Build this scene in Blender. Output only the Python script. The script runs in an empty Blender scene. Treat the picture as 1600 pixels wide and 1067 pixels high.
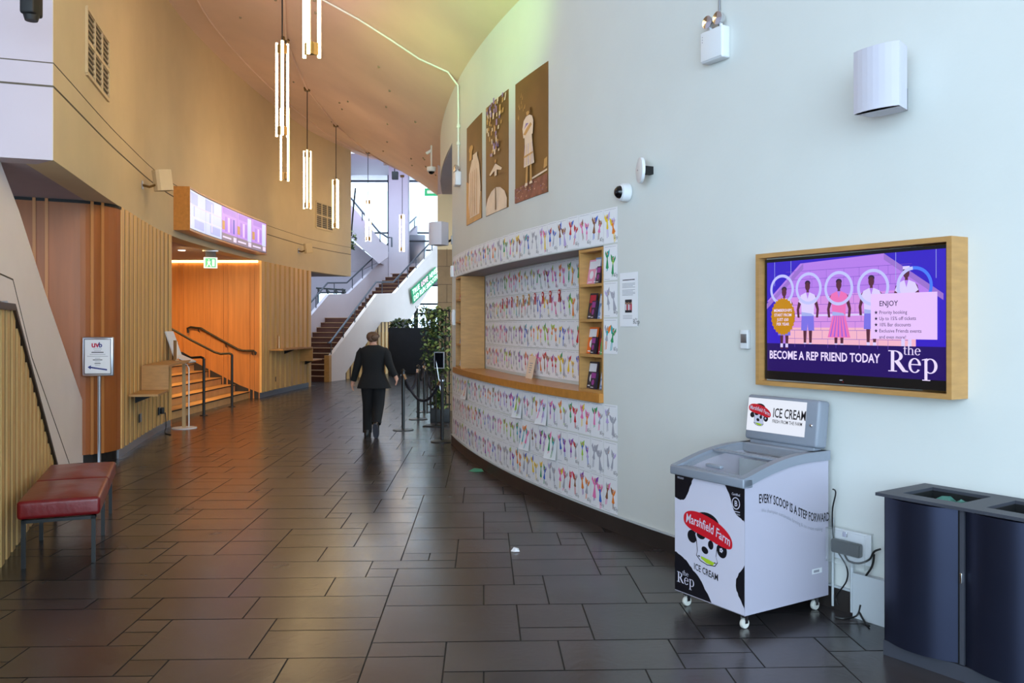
import bpy, bmesh, math, random
from mathutils import Vector, Matrix, Euler
random.seed(7)
S = bpy.context.scene
COL = S.collection
PI = math.pi
FOC = 1333.33          # focal length in pixels of the 1600 px frame (30 mm lens)
HOR = 509.0            # image row of the horizon
EYE = 1.7

# ------------------------------------------------------------ camera
cam = bpy.data.cameras.new('camera'); co = bpy.data.objects.new('camera', cam); COL.objects.link(co)
cam.sensor_width = 36; cam.lens = 30; cam.shift_y = -(533.5 - HOR) / 1600
cam.clip_end = 300; cam.clip_start = .05
co.location = (0, 0, EYE); co.rotation_euler = (PI / 2, 0, 0)
S.camera = co

def lin(c):
    c = c / 255.0
    return c / 12.92 if c <= .04045 else ((c + .055) / 1.055) ** 2.4
def rgb(r, g, b): return (lin(r), lin(g), lin(b), 1)

# ------------------------------------------------------------ world, sky, exposure
w = bpy.data.worlds.new('world'); S.world = w; w.use_nodes = True
bg = w.node_tree.nodes['Background']; bg.inputs[0].default_value = (.61, .82, 1.0, 1); bg.inputs[1].default_value = 5.2
S.view_settings.view_transform = 'Standard'; S.view_settings.look = 'None'
S.view_settings.exposure = 0.36; S.view_settings.gamma = 1; S.view_settings.use_curve_mapping = False

def area(name, loc, target, sx, sy, power, col, spread=PI):
    l = bpy.data.lights.new(name, 'AREA'); l.shape = 'RECTANGLE'; l.size = sx; l.size_y = sy
    l.energy = power; l.color = col; l.spread = spread
    o = bpy.data.objects.new(name, l); COL.objects.link(o); o.location = loc
    o.rotation_euler = (Vector(target) - Vector(loc)).to_track_quat('-Z', 'Y').to_euler(); return o
def spot(name, loc, target, power, col, size=60, blend=.5, radius=.05):
    l = bpy.data.lights.new(name, 'SPOT'); l.energy = power; l.color = col; l.spot_size = math.radians(size)
    l.spot_blend = blend; l.shadow_soft_size = radius
    o = bpy.data.objects.new(name, l); COL.objects.link(o); o.location = loc
    o.rotation_euler = (Vector(target) - Vector(loc)).to_track_quat('-Z', 'Y').to_euler(); return o

# openings through which the sky lights the place (light portals)
def portal(name, loc, target, sx, sy):
    o = area(name, loc, target, sx, sy, 1, (1, 1, 1)); o.data.cycles.is_portal = True; return o
portal('entrance_portal', (-.5, -5.9, 3.4), (-.5, 0, 3.4), 20, 6.6)
portal('hall_portal', (-6.4, 38.4, 6.8), (-6.4, 30, 6.8), 2.2, 4.2)
portal('hall_portal', (-3.7, 38.4, 6.5), (-3.7, 30, 6.5), 2.6, 4.6)
portal('hall_portal', (-3.7, 38.4, 1.9), (-3.7, 30, 1.9), 2.8, 3.6)
portal('hall_portal', (-3, 31.5, 8.7), (-3, 31.5, 0), 14, 3)  # unseen skylight, added to brighten the hall
portal('hall_portal', (4.6, 32.5, 3), (-4, 32.5, 3), 11, 4)  # unseen side glazing, added to brighten the hall
# violet wash on the hall ceiling
area('violet_wash', (-4.5, 31, 5.6), (-4.5, 31.5, 8.3), 2, 2, 45, (.75, .4, 1.0))
# unseen fill light added to brighten the side room behind the high opening
area('side_room_fill', (1.2, 15.2, 4.2), (.6, 15.6, 0), 1.5, 1.5, 60, (1, .88, .72))
# warm spots added near the pendants to brighten the left wall
spot('warm_wash', (-1.9, 10.5, 4.9), (-5.7, 13.5, 4.6), 110, (1, .64, .28), 120, 1, .8)
spot('warm_wash', (-2.3, 16.5, 4.6), (-6.0, 18.5, 4.4), 140, (1, .64, .28), 125, 1, .8)
spot('warm_wash', (-1.2, 6.0, 4.5), (-4.6, 9.2, 3.6), 150, (1, .66, .30), 110, 1, .8)
spot('warm_wash', (-2.6, 22.0, 4.8), (-5.6, 23.8, 4.6), 100, (1, .66, .28), 120, 1, .8)
spot('amber_stair_spot', (-7.3, 17.2, 3.15), (-7.4, 18.6, 0.6), 230, (1, .60, .22), 130, .8, .1)
spot('amber_stair_spot', (-6.4, 16.4, 3.15), (-6.6, 18.8, 1.0), 150, (1, .60, .22), 120, .8, .1)
# coloured stage lamps that play on the ceiling and high on the curved wall
spot('green_stage_lamp', (-1.4, 5.0, 3.4), (-.6, 9.4, 5.3), 600, (.45, 1, .2), 44, 1, .1)
spot('green_stage_lamp', (-1.0, 7.0, 3.6), (-1.3, 12.5, 5.3), 260, (.6, 1, .25), 30, 1, .1)
spot('violet_stage_lamp', (-1.5, 7.5, 3.6), (-2.4, 10.2, 5.8), 120, (.7, .35, 1), 34, 1, .1)
spot('pink_stage_lamp', (-2.6, 7.0, 3.8), (-3.0, 13.0, 6.2), 90, (1, .40, .45), 85, 1, .2)
spot('yellow_stage_lamp', (-1.0, 6.0, 3.4), (-2.2, 9.5, 5.9), 150, (1, .85, .12), 44, 1, .1)

# ------------------------------------------------------------ materials
MATS = {}
def mat(name, c, rough=.6, metal=0, emit=0, noise=0, nscale=5, bump=0, bscale=60, spec=.5, alpha=1, trans=0, coat=0, stretch=None):
    m = bpy.data.materials.new(name); m.use_nodes = True; nt = m.node_tree; b = nt.nodes['Principled BSDF']
    col = rgb(*c) if len(c) == 3 else c
    b.inputs['Base Color'].default_value = col; b.inputs['Roughness'].default_value = rough
    b.inputs['Metallic'].default_value = metal; b.inputs['Specular IOR Level'].default_value = spec
    if coat: b.inputs['Coat Weight'].default_value = coat; b.inputs['Coat Roughness'].default_value = .15
    if trans: b.inputs['Transmission Weight'].default_value = trans; b.inputs['IOR'].default_value = 1.45
    if alpha < 1: b.inputs['Alpha'].default_value = alpha
    if emit:
        b.inputs['Emission Color'].default_value = col; b.inputs['Emission Strength'].default_value = emit
        b.inputs['Base Color'].default_value = (col[0] * .1, col[1] * .1, col[2] * .1, 1)
    if noise or bump:
        tc = nt.nodes.new('ShaderNodeTexCoord'); mp = nt.nodes.new('ShaderNodeMapping')
        nt.links.new(tc.outputs['Object'], mp.inputs[0])
        if stretch: mp.inputs['Scale'].default_value = stretch
    if noise:
        n = nt.nodes.new('ShaderNodeTexNoise'); n.inputs['Scale'].default_value = nscale; n.inputs['Detail'].default_value = 5
        nt.links.new(mp.outputs[0], n.inputs['Vector'])
        r = nt.nodes.new('ShaderNodeValToRGB'); r.color_ramp.elements[0].position = .3; r.color_ramp.elements[1].position = .7
        r.color_ramp.elements[0].color = tuple(x * (1 - noise) for x in col[:3]) + (1,)
        r.color_ramp.elements[1].color = tuple(min(1, x * (1 + noise)) for x in col[:3]) + (1,)
        nt.links.new(n.outputs['Fac'], r.inputs[0]); nt.links.new(r.outputs[0], b.inputs['Base Color'])
    if bump:
        n2 = nt.nodes.new('ShaderNodeTexNoise'); n2.inputs['Scale'].default_value = bscale; n2.inputs['Detail'].default_value = 4
        nt.links.new(mp.outputs[0], n2.inputs['Vector'])
        bp = nt.nodes.new('ShaderNodeBump'); bp.inputs['Strength'].default_value = bump; bp.inputs['Distance'].default_value = .01
        nt.links.new(n2.outputs['Fac'], bp.inputs['Height']); nt.links.new(bp.outputs[0], b.inputs['Normal'])
    MATS[name] = m; return m
mat('plaster', (214, 216, 212), .75, noise=.02, nscale=2, bump=.08, bscale=30)
mat('plaster_left', (206, 188, 152), .8, noise=.03, nscale=2, bump=.08, bscale=25)
mat('plaster_white', (190, 180, 190), .8, noise=.02, nscale=2)
mat('fin_paint', (232, 222, 220), .8, noise=.03, nscale=2)
mat('stair_plaster', (226, 212, 204), .8, noise=.02, nscale=2)
mat('ceiling_paint', (234, 206, 190), .85, noise=.04, nscale=1.2, bump=.1, bscale=12)
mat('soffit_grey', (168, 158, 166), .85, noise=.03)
mat('niche_grey', (150, 148, 152), .8)
mat('groove', (90, 82, 70), .9)
mat('skirting', (46, 40, 38), .45, noise=.15)
mat('wood_slat', (218, 174, 108), .5, noise=.10, nscale=3, stretch=(2, 2, .25))
mat('wood_gap', (66, 42, 22), .6, noise=.1, stretch=(6, 6, .4))  # dark backing carries the shadow between slats; also used for tile joints
mat('wood_panel', (184, 118, 60), .42, noise=.14, nscale=3, stretch=(5, 5, .3))
mat('wood_brown', (158, 90, 40), .42, noise=.12, nscale=3, stretch=(3, 3, .25))
mat('wood_batten', (186, 122, 66), .45)
mat('wood_frame', (186, 140, 82), .45, noise=.12, nscale=6, stretch=(1, 1, 5))
mat('wood_counter', (190, 128, 58), .3, noise=.12, nscale=6, stretch=(3, 3, 3))
mat('wood_tread', (196, 150, 96), .45, noise=.1)
mat('stair_brown', (74, 40, 32), .75, noise=.15)
mat('stair_nosing', (150, 116, 84), .6)
mat('metal_black', (15, 15, 16), .4)
mat('rail_metal', (84, 88, 96), .35, metal=.6)
mat('metal_grey', (150, 152, 158), .3, metal=.8)
mat('silver', (196, 196, 204), .28, metal=.85)
mat('chrome', (220, 220, 224), .12, metal=1)
mat('brass', (126, 100, 60), .4, metal=.7)
mat('white_plastic', (226, 228, 232), .4)
mat('speaker_white', (206, 204, 216), .5, bump=.05, bscale=300)
mat('grille_beige', (150, 138, 112), .6)
mat('dark', (12, 12, 14), .6)
mat('dark_glass', (10, 10, 14), .08)
mat('frame_black', (16, 14, 16), .35)
mat('paper', (236, 236, 240), .85)
mat('print_black', (40, 38, 46), .8)
mat('print_grey', (150, 150, 160), .8)
mat('leather', (122, 18, 22), .34, noise=.1, nscale=12, bump=.25, bscale=20, coat=.2)
mat('fabric_black', (11, 10, 13), .9, noise=.2, nscale=30, bump=.2, bscale=200)
mat('trouser_black', (9, 9, 13), .9)
mat('shoe_black', (14, 13, 14), .4)
mat('sole_grey', (62, 62, 72), .8)
mat('skin', (196, 142, 118), .55, noise=.05)
mat('hair', (92, 66, 50), .6, noise=.35, nscale=60, bump=.5, bscale=120)
mat('rope', (22, 22, 34), .9, bump=.5, bscale=150)
mat('bin_navy', (44, 48, 68), .34, metal=.7, noise=.06, nscale=3)
mat('bin_lid', (70, 72, 82), .5, metal=.3)
mat('bin_bag', (70, 120, 110), .4, noise=.4, nscale=20)
mat('freezer_body', (178, 174, 190), .38)
mat('freezer_grey', (134, 140, 152), .42)
mat('freezer_inner', (170, 178, 184), .5)
mat('vinyl_white', (208, 204, 220), .35)
mat('vinyl_black', (18, 18, 26), .35)
mat('vinyl_red', (206, 24, 40), .4)
mat('vinyl_green', (170, 200, 40), .4)
mat('glass', (235, 245, 245), .03, trans=1, spec=.5)
mat('pane', (240, 248, 250), 0.0, alpha=.12)
mat('clear_plastic', (220, 226, 226), .1, alpha=.07)
mat('block_tile', (132, 108, 78), .7, noise=.12)
mat('leaf', (48, 66, 34), .5, noise=.4, nscale=8)
mat('leaf_light', (112, 120, 60), .5, noise=.3, nscale=8)
mat('bark', (40, 30, 24), .8)
mat('screen_cloth', (22, 26, 34), .85, noise=.2)
mat('tube_light', (1.0, .74, .38, 1), .5, emit=16)
mat('led_strip', (1.0, .70, .30, 1), .5, emit=7)
mat('downlight', (1.0, .92, .8, 1), .5, emit=4)
mat('neon_green', (.55, 1.0, .85, 1), .5, emit=3)
mat('neon_pink', (1.0, .45, .85, 1), .5, emit=3)
mat('neon_glow_backing', (10, 150, 95), .3, alpha=.8)  # green colour stands in for the glow around the letters
mat('exit_green', (.05, .55, .25, 1), .5, emit=.8)
mat('exit_white', (.8, .9, .85, 1), .5, emit=.8)
mat('lit_panel', (.86, .9, 1.0, 1), .4, emit=.66)
mat('poster_brown', (126, 88, 42), .5, noise=.25, nscale=1.2)
mat('poster_light', (238, 214, 190), .5, noise=.1)
mat('poster_amber', (206, 156, 92), .5, noise=.15)
mat('poster_violet', (150, 124, 190), .5)
mat('poster_floor', (140, 84, 70), .5, noise=.4, nscale=12)
mat('concrete_bldg', (200, 205, 210), .9)
mat('scrap_green', (70, 150, 120), .7)
mat('white_duct', (190, 196, 200), .5)
# screen colours (a lit display)
for n_, c_ in dict(scr_blue=(52, 30, 190), scr_navy=(34, 14, 96), scr_set=(176, 122, 226), scr_set2=(206, 140, 220), scr_line=(120, 80, 190),
                   scr_ring=(188, 190, 250), scr_ring_blue=(70, 120, 240), scr_card=(226, 190, 246), scr_text=(230, 214, 252), scr_ink=(30, 26, 60),
                   scr_gold=(188, 130, 16), scr_skin=(84, 40, 60), scr_shirt=(214, 200, 248), scr_pink=(228, 110, 180), scr_short=(120, 110, 220),
                   scr_pale=(196, 206, 246), scr_pale2=(160, 170, 228), scr_violet=(150, 96, 214), scr_roof=(150, 110, 200), scr_deck=(236, 176, 196),
                   scr_taupe=(134, 112, 128)).items():
    mat(n_, c_, .3, emit=.78)
PAL = {'red': (204, 40, 50), 'pink': (236, 120, 180), 'purple': (140, 60, 170), 'blue': (50, 100, 200), 'turquoise': (40, 170, 180), 'green': (40, 150, 90),
       'lime': (160, 200, 60), 'yellow': (240, 205, 40), 'orange': (236, 130, 40), 'brown': (140, 90, 60), 'grey': (170, 170, 182), 'lilac': (190, 170, 220)}
for k_, c_ in PAL.items(): mat('crayon_' + k_, c_, .8)

def floor_mat():
    m = bpy.data.materials.new('slate'); m.use_nodes = True; nt = m.node_tree; b = nt.nodes['Principled BSDF']; N = nt.nodes.new; L = nt.links.new
    tc = N('ShaderNodeTexCoord'); at = N('ShaderNodeAttribute'); at.attribute_name = 'tint'
    n = N('ShaderNodeTexNoise'); n.inputs['Scale'].default_value = 3.5; n.inputs['Detail'].default_value = 8; n.inputs['Distortion'].default_value = 1.2
    L(tc.outputs['Object'], n.inputs['Vector'])
    add = N('ShaderNodeMath'); add.operation = 'MULTIPLY_ADD'; add.inputs[1].default_value = .6; L(n.outputs['Fac'], add.inputs[0]); L(at.outputs['Fac'], add.inputs[2])
    r = N('ShaderNodeValToRGB'); r.color_ramp.elements[0].color = rgb(40, 37, 39); r.color_ramp.elements[1].color = rgb(82, 75, 74)
    r.color_ramp.elements[0].position = .25; r.color_ramp.elements[1].position = 1.2 if False else 1.0
    L(add.outputs[0], r.inputs[0]); L(r.outputs[0], b.inputs['Base Color'])
    n3 = N('ShaderNodeTexNoise'); n3.inputs['Scale'].default_value = 2.2; n3.inputs['Detail'].default_value = 6; L(tc.outputs['Object'], n3.inputs['Vector'])
    rr = N('ShaderNodeMapRange'); rr.inputs['To Min'].default_value = .17; rr.inputs['To Max'].default_value = .32; L(n3.outputs['Fac'], rr.inputs[0]); L(rr.outputs[0], b.inputs['Roughness'])
    n2 = N('ShaderNodeTexNoise'); n2.inputs['Scale'].default_value = 9; n2.inputs['Detail'].default_value = 10; n2.inputs['Distortion'].default_value = 2.5; L(tc.outputs['Object'], n2.inputs['Vector'])
    bp = N('ShaderNodeBump'); bp.inputs['Strength'].default_value = .16; bp.inputs['Distance'].default_value = .005
    L(n2.outputs['Fac'], bp.inputs['Height']); L(bp.outputs[0], b.inputs['Normal'])
    b.inputs['Specular IOR Level'].default_value = .85
    MATS['slate'] = m
floor_mat()
mat('grout', (26, 23, 22), .7)

# ------------------------------------------------------------ mesh builder
def P(u, v, Y): return Vector(((u - 800) / FOC * Y, Y, EYE + (HOR - v) / FOC * Y))
def Fl(u, v):
    Y = FOC * EYE / (v - HOR); return Vector(((u - 800) / FOC * Y, Y, 0))
def frame(p, t, z=None):
    """local x = t (horizontal), z = up, y = z cross x (away from the viewer who sees x to the right)"""
    t = Vector((t[0], t[1], 0)).normalized(); up = Vector((0, 0, 1)); y = up.cross(t)
    return Matrix(((t.x, y.x, 0, p[0]), (t.y, y.y, 0, p[1]), (0, 0, 1, p[2] if len(p) > 2 else (z or 0)), (0, 0, 0, 1)))

class MB:
    def __init__(s, T=None): s.v = []; s.f = []; s.m = []; s.sm = []; s.T = T or Matrix(); s.mats = []
    def mi(s, m):
        if m not in s.mats: s.mats.append(m)
        return s.mats.index(m)
    def add(s, vs, fs, m, smooth=False):
        o = len(s.v); i = s.mi(m)
        s.v += [s.T @ Vector(p) for p in vs]
        for f in fs: s.f.append([o + k for k in f]); s.m.append(i); s.sm.append(smooth)
        return s
    def box(s, x0, y0, z0, x1, y1, z1, m, bev=0):
        if bev:
            bm = bmesh.new(); bmesh.ops.create_cube(bm, size=1)
            for q in bm.verts: q.co = Vector(((x0 + x1) / 2 + q.co.x * (x1 - x0), (y0 + y1) / 2 + q.co.y * (y1 - y0), (z0 + z1) / 2 + q.co.z * (z1 - z0)))
            bmesh.ops.bevel(bm, geom=bm.edges[:] + bm.verts[:], offset=bev, segments=3, affect='EDGES', profile=.5)
            bm.verts.index_update(); s.add([q.co for q in bm.verts], [[q.index for q in f.verts] for f in bm.faces], m, True); bm.free(); return s
        vs = [(x0, y0, z0), (x1, y0, z0), (x1, y1, z0), (x0, y1, z0), (x0, y0, z1), (x1, y0, z1), (x1, y1, z1), (x0, y1, z1)]
        return s.add(vs, [(0, 3, 2, 1), (4, 5, 6, 7), (0, 1, 5, 4), (1, 2, 6, 5), (2, 3, 7, 6), (3, 0, 4, 7)], m)
    def poly(s, pts, m): return s.add(pts, [list(range(len(pts)))], m)
    def extr(s, pts, d, m):
        """closed outline pts extruded by vector d"""
        n = len(pts); d = Vector(d); vs = [Vector(p) for p in pts] + [Vector(p) + d for p in pts]
        fs = [list(range(n - 1, -1, -1)), list(range(n, 2 * n))] + [(i, (i + 1) % n, n + (i + 1) % n, n + i) for i in range(n)]
        return s.add(vs, fs, m)
    def tube(s, pts, r, m, seg=10, cap=True, closed=False):
        pts = [Vector(p) for p in pts]; n = len(pts); rs = r if isinstance(r, (list, tuple)) else [r] * n
        vs = []; fs = []; prev = None
        for i, p in enumerate(pts):
            a = pts[i - 1] if i else pts[0]; b = pts[i + 1] if i < n - 1 else pts[-1]
            t = (b - a).normalized()
            if prev is None: q = Vector((0, 0, 1)) if abs(t.z) < .9 else Vector((1, 0, 0)); x = t.cross(q).normalized()
            else: x = (prev - t * prev.dot(t)).normalized()
            prev = x; y = t.cross(x)
            for k in range(seg): an = 2 * PI * k / seg; vs.append(p + (x * math.cos(an) + y * math.sin(an)) * rs[i])
        for i in range(n - 1):
            for k in range(seg): fs.append((i * seg + k, i * seg + (k + 1) % seg, (i + 1) * seg + (k + 1) % seg, (i + 1) * seg + k))
        s.add(vs, fs, m, True)
        if cap: s.add(vs[:seg], [list(range(seg - 1, -1, -1))], m); s.add(vs[-seg:], [list(range(seg))], m)
        return s
    def lathe(s, prof, m, seg=24, c=(0, 0, 0), axis='z', smooth=True):
        vs = []; fs = []; n = len(prof)
        for r, z in prof:
            for k in range(seg):
                a = 2 * PI * k / seg; p = (r * math.cos(a), r * math.sin(a), z)
                if axis == 'y': p = (p[0], p[2], p[1])
                if axis == 'x': p = (p[2], p[0], p[1])
                vs.append((p[0] + c[0], p[1] + c[1], p[2] + c[2]))
        for i in range(n - 1):
            for k in range(seg): fs.append((i * seg + k, i * seg + (k + 1) % seg, (i + 1) * seg + (k + 1) % seg, (i + 1) * seg + k))
        s.add(vs, fs, m, smooth)
        if prof[0][0] > 1e-4: s.add(vs[:seg], [list(range(seg))], m)
        if prof[-1][0] > 1e-4: s.add(vs[-seg:], [list(range(seg))], m)
        return s
    def ball(s, c, rx, ry, rz, m, seg=14):
        n = seg // 2; prof = []
        vs = []; fs = []
        for i in range(n + 1):
            th = PI * i / n
            for k in range(seg):
                a = 2 * PI * k / seg; vs.append((c[0] + rx * math.sin(th) * math.cos(a), c[1] + ry * math.sin(th) * math.sin(a), c[2] - rz * math.cos(th)))
        for i in range(n):
            for k in range(seg): fs.append((i * seg + k, i * seg + (k + 1) % seg, (i + 1) * seg + (k + 1) % seg, (i + 1) * seg + k))
        return s.add(vs, fs, m, True)
    def loft(s, rings, m, seg=20, caps=True):
        """rings: (cx, cy, cz, rx, ry[, tilt]) horizontal ellipses"""
        vs = []; fs = []
        for R in rings:
            for k in range(seg):
                a = 2 * PI * k / seg; ca, sa = math.cos(a), math.sin(a); e = .8
                x = R[3] * math.copysign(abs(ca) ** e, ca); y = R[4] * math.copysign(abs(sa) ** e, sa)
                vs.append((R[0] + x, R[1] + y, R[2] + (R[5] * y if len(R) > 5 else 0)))
        for i in range(len(rings) - 1):
            for k in range(seg): fs.append((i * seg + k, i * seg + (k + 1) % seg, (i + 1) * seg + (k + 1) % seg, (i + 1) * seg + k))
        s.add(vs, fs, m, True)
        if caps: s.add(vs[:seg], [list(range(seg - 1, -1, -1))], m, True); s.add(vs[-seg:], [list(range(seg))], m, True)
        return s
    def flat(s, pts2, y, m, x=0, z=0, sc=1, rot=0):
        """2-D outline (x, z) laid in the local x-z plane at depth y"""
        c, q = math.cos(rot), math.sin(rot)
        return s.poly([(x + sc * (a * c - b * q), y, z + sc * (a * q + b * c)) for a, b in pts2], m)
    def ell(s, cx, cz, rx, rz, y, m, seg=20, rot=0):
        c, q = math.cos(rot), math.sin(rot)
        return s.poly([(cx + rx * math.cos(a) * c - rz * math.sin(a) * q, y, cz + rx * math.cos(a) * q + rz * math.sin(a) * c) for a in [2 * PI * k / seg for k in range(seg)]], m)
    def ring(s, cx, cz, rx, rz, ix, iz, y, m, a0=0, a1=360, seg=36):
        vs = []; n = seg
        for k in range(n + 1):
            a = math.radians(a0 + (a1 - a0) * k / n); vs += [(cx + rx * math.cos(a), y, cz + rz * math.sin(a)), (cx + ix * math.cos(a), y, cz + iz * math.sin(a))]
        return s.add(vs, [(2 * k, 2 * k + 2, 2 * k + 3, 2 * k + 1) for k in range(n)], m)
    def rect(s, x0, z0, x1, z1, y, m): return s.poly([(x0, y, z0), (x1, y, z0), (x1, y, z1), (x0, y, z1)], m)
    def text(s, st, x, z, size, y, m, align='LEFT', sx=1, bold=0, shear=0, warp=None):
        vs, fs = text_geo(st, align, bold, shear)
        pts = []
        for a, b in vs:
            a, b = a * size * sx, b * size
            if warp: a, b = warp(x + a, z + b); pts.append((a, y, b))
            else: pts.append((x + a, y, z + b))
        return s.add(pts, fs, m)
    def serif(s, st, x, z, size, y, m, sx=1):
        for ch in st: x = glyph(s, ch, x, z, size, y, m, sx)
        return x
    def build(s, name, parent=None, smooth_angle=None):
        me = bpy.data.meshes.new(name); o = bpy.data.objects.new(name, me)
        if parent is not None:
            Mi = parent['_M'] if False else MW[parent.name].inverted(); vs = [Mi @ p for p in s.v]; o.parent = parent; MW[o.name] = MW[parent.name]
        else:
            xs = [p.x for p in s.v]; ys = [p.y for p in s.v]; zs = [p.z for p in s.v]
            c = Vector(((min(xs) + max(xs)) / 2, (min(ys) + max(ys)) / 2, min(zs))); o.location = c; vs = [p - c for p in s.v]; MW[o.name] = Matrix.Translation(c)
        me.from_pydata(vs, [], s.f)
        for n in s.mats: me.materials.append(MATS[n])
        me.polygons.foreach_set('material_index', s.m); me.polygons.foreach_set('use_smooth', s.sm); me.update()
        if any(s.sm):
            try: me.set_sharp_from_angle(angle=math.radians(50))
            except Exception: pass
        COL.objects.link(o); return o
MW = {}
_tc = {}
def text_geo(st, align='LEFT', bold=0, shear=0):
    k = (st, align, bold, shear)
    if k in _tc: return _tc[k]
    cu = bpy.data.curves.new('t', 'FONT'); cu.body = st; cu.size = 1; cu.align_x = align; cu.offset = bold; cu.shear = shear; cu.resolution_u = 2; cu.fill_mode = 'BOTH'
    o = bpy.data.objects.new('t', cu); COL.objects.link(o); dg = bpy.context.evaluated_depsgraph_get()
    me = bpy.data.meshes.new_from_object(o.evaluated_get(dg))
    r = ([(q.co.x, q.co.y) for q in me.vertices], [list(p.vertices) for p in me.polygons])
    bpy.data.objects.remove(o); bpy.data.curves.remove(cu); bpy.data.meshes.remove(me); _tc[k] = r; return r

def glyph(b, ch, x, z, size, y, m, sx=1):
    k = size
    def r(x0, z0, x1, z1): b.rect(x + x0 * k * sx, z + z0 * k, x + x1 * k * sx, z + z1 * k, y, m)
    def rg(cx, cz, rx, rz, ix, iz, a0, a1, dx=0): b.ring(x + cx * k * sx, z + cz * k, rx * k * sx, rz * k, ix * k * sx, iz * k, y, m, a0, a1)
    def pl(*pts): b.poly([(x + a * k * sx, y, z + c * k) for a, c in pts], m)
    if ch == 'R':
        r(.10, 0, .21, .68); r(.01, 0, .30, .03); r(.01, .65, .24, .68); rg(.22, .50, .27, .18, .16, .15, -90, 90)
        pl((.22, .32), (.38, .345), (.58, .06), (.67, .03), (.67, 0), (.49, 0)); return x + .66 * k * sx
    if ch == 'e':
        rg(.22, .22, .20, .235, .115, .205, 2, 325); r(.09, .235, .41, .265); return x + .45 * k * sx
    if ch == 'p':
        r(.08, -.24, .17, .44); r(.01, -.24, .26, -.212); pl((.0, .415), (.17, .46), (.17, .42), (.0, .39)); rg(.26, .22, .22, .235, .125, .205, -125, 130)
        return x + .5 * k * sx
    if ch == 't':
        r(.09, .06, .165, .56); r(.02, .41, .28, .445); rg(.19, .1, .10, .1, .03, .065, 180, 320); return x + .29 * k * sx
    if ch == 'h':
        r(.07, 0, .15, .7); r(.01, 0, .22, .025); r(.01, .675, .15, .7); rg(.26, .27, .155, .18, .08, .145, 0, 140); r(.34, 0, .415, .28); r(.28, 0, .48, .025)
        return x + .5 * k * sx
    return x + .2 * k
def the_rep(b, x, z, size, y, m, sx=1):
    """two line wordmark: 'the' above 'Rep', x/z = left end of the baseline of Rep"""
    b.serif('Rep', x, z, size, y, m, sx); b.serif('the', x + .50 * size * sx, z + .55 * size, size * .47, y, m, sx)

def tag(o, label=None, cat=None, group=None, kind=None):
    if label: o['label'] = label
    if cat: o['category'] = cat
    if group: o['group'] = group
    if kind: o['kind'] = kind
    return o
def struct(o): o['kind'] = 'structure'; return o
def thing(name, label, cat, loc, t=(1, 0), group=None, M=None):
    o = bpy.data.objects.new(name, None); COL.objects.link(o); o.empty_display_size = .1
    m = M if M is not None else frame(loc, t); MW[o.name] = m.copy(); o.matrix_world = m
    o.location = m.to_translation(); o.rotation_euler = m.to_euler()
    return tag(o, label, cat, group)
def skin_mesh(name, nodes, edges, parent, m, sub=2):
    """nodes: list (x,y,z,r) in the parent's local frame; grown with a Skin modifier, then frozen to a mesh"""
    me = bpy.data.meshes.new(name); me.from_pydata([n[:3] for n in nodes], edges, []); o = bpy.data.objects.new(name, me); COL.objects.link(o)
    sk = o.modifiers.new('s', 'SKIN'); sk.use_smooth_shade = True; sb = o.modifiers.new('b', 'SUBSURF'); sb.levels = sub; sb.render_levels = sub
    for i, n in enumerate(nodes):
        d = me.skin_vertices[0].data[i]; d.radius = (n[3], n[4] if len(n) > 4 else n[3]); d.use_root = (i == 0)
    dg = bpy.context.evaluated_depsgraph_get(); m2 = bpy.data.meshes.new_from_object(o.evaluated_get(dg)); bpy.data.objects.remove(o); bpy.data.meshes.remove(me)
    m2.name = name; m2.materials.clear(); m2.materials.append(MATS[m]); m2.polygons.foreach_set('use_smooth', [True] * len(m2.polygons))
    r = bpy.data.objects.new(name, m2); COL.objects.link(r); r.parent = parent; MW[r.name] = MW[parent.name]; return r

# ------------------------------------------------------------ the two curved walls in plan
def XR0(y): return ((-1.3505e-3 * y + 6.79314e-2) * y - 1.25115725) * y + 6.76907198
def XR(y):
    if y < 3.5: return XR0(3.5) - .825 * (y - 3.5)
    if y <= 13: return XR0(y)
    s0 = -.17; d = min(y, 18) - 13
    return XR0(13) + s0 * d + .017 * d * d
LP = [(7.88, -4.236), (11.07, -5.06), (14.4, -5.765), (17.3, -5.95), (20, -5.93), (22, -5.82), (24, -5.62), (26.5, -4.99), (28.5, -4.2)]
def XL(y):
    if y < 7.88: return -4.236 - (y - 7.88) * .258
    for i in range(len(LP) - 1):
        if y <= LP[i + 1][0] or i == len(LP) - 2: break
    y0, x0 = LP[i]; y1, x1 = LP[i + 1]; a = LP[i - 1] if i else (y0 - (y1 - y0), x0 + .82); b = LP[i + 2] if i + 2 < len(LP) else (2 * y1 - y0, 2 * x1 - x0)
    m0 = (x1 - a[1]) / (y1 - a[0]); m1 = (b[1] - x0) / (b[0] - y0); h = y1 - y0; t = (y - y0) / h
    return (2 * t ** 3 - 3 * t * t + 1) * x0 + (t ** 3 - 2 * t * t + t) * h * m0 + (3 * t * t - 2 * t ** 3) * x1 + (t ** 3 - t * t) * h * m1
def ceilZ(x, y):
    l, r = XL(y), XR(y); t = max(0, min(1, (x - l) / (r - l))); return 7.15 - 2.1 * t ** 1.4

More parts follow.
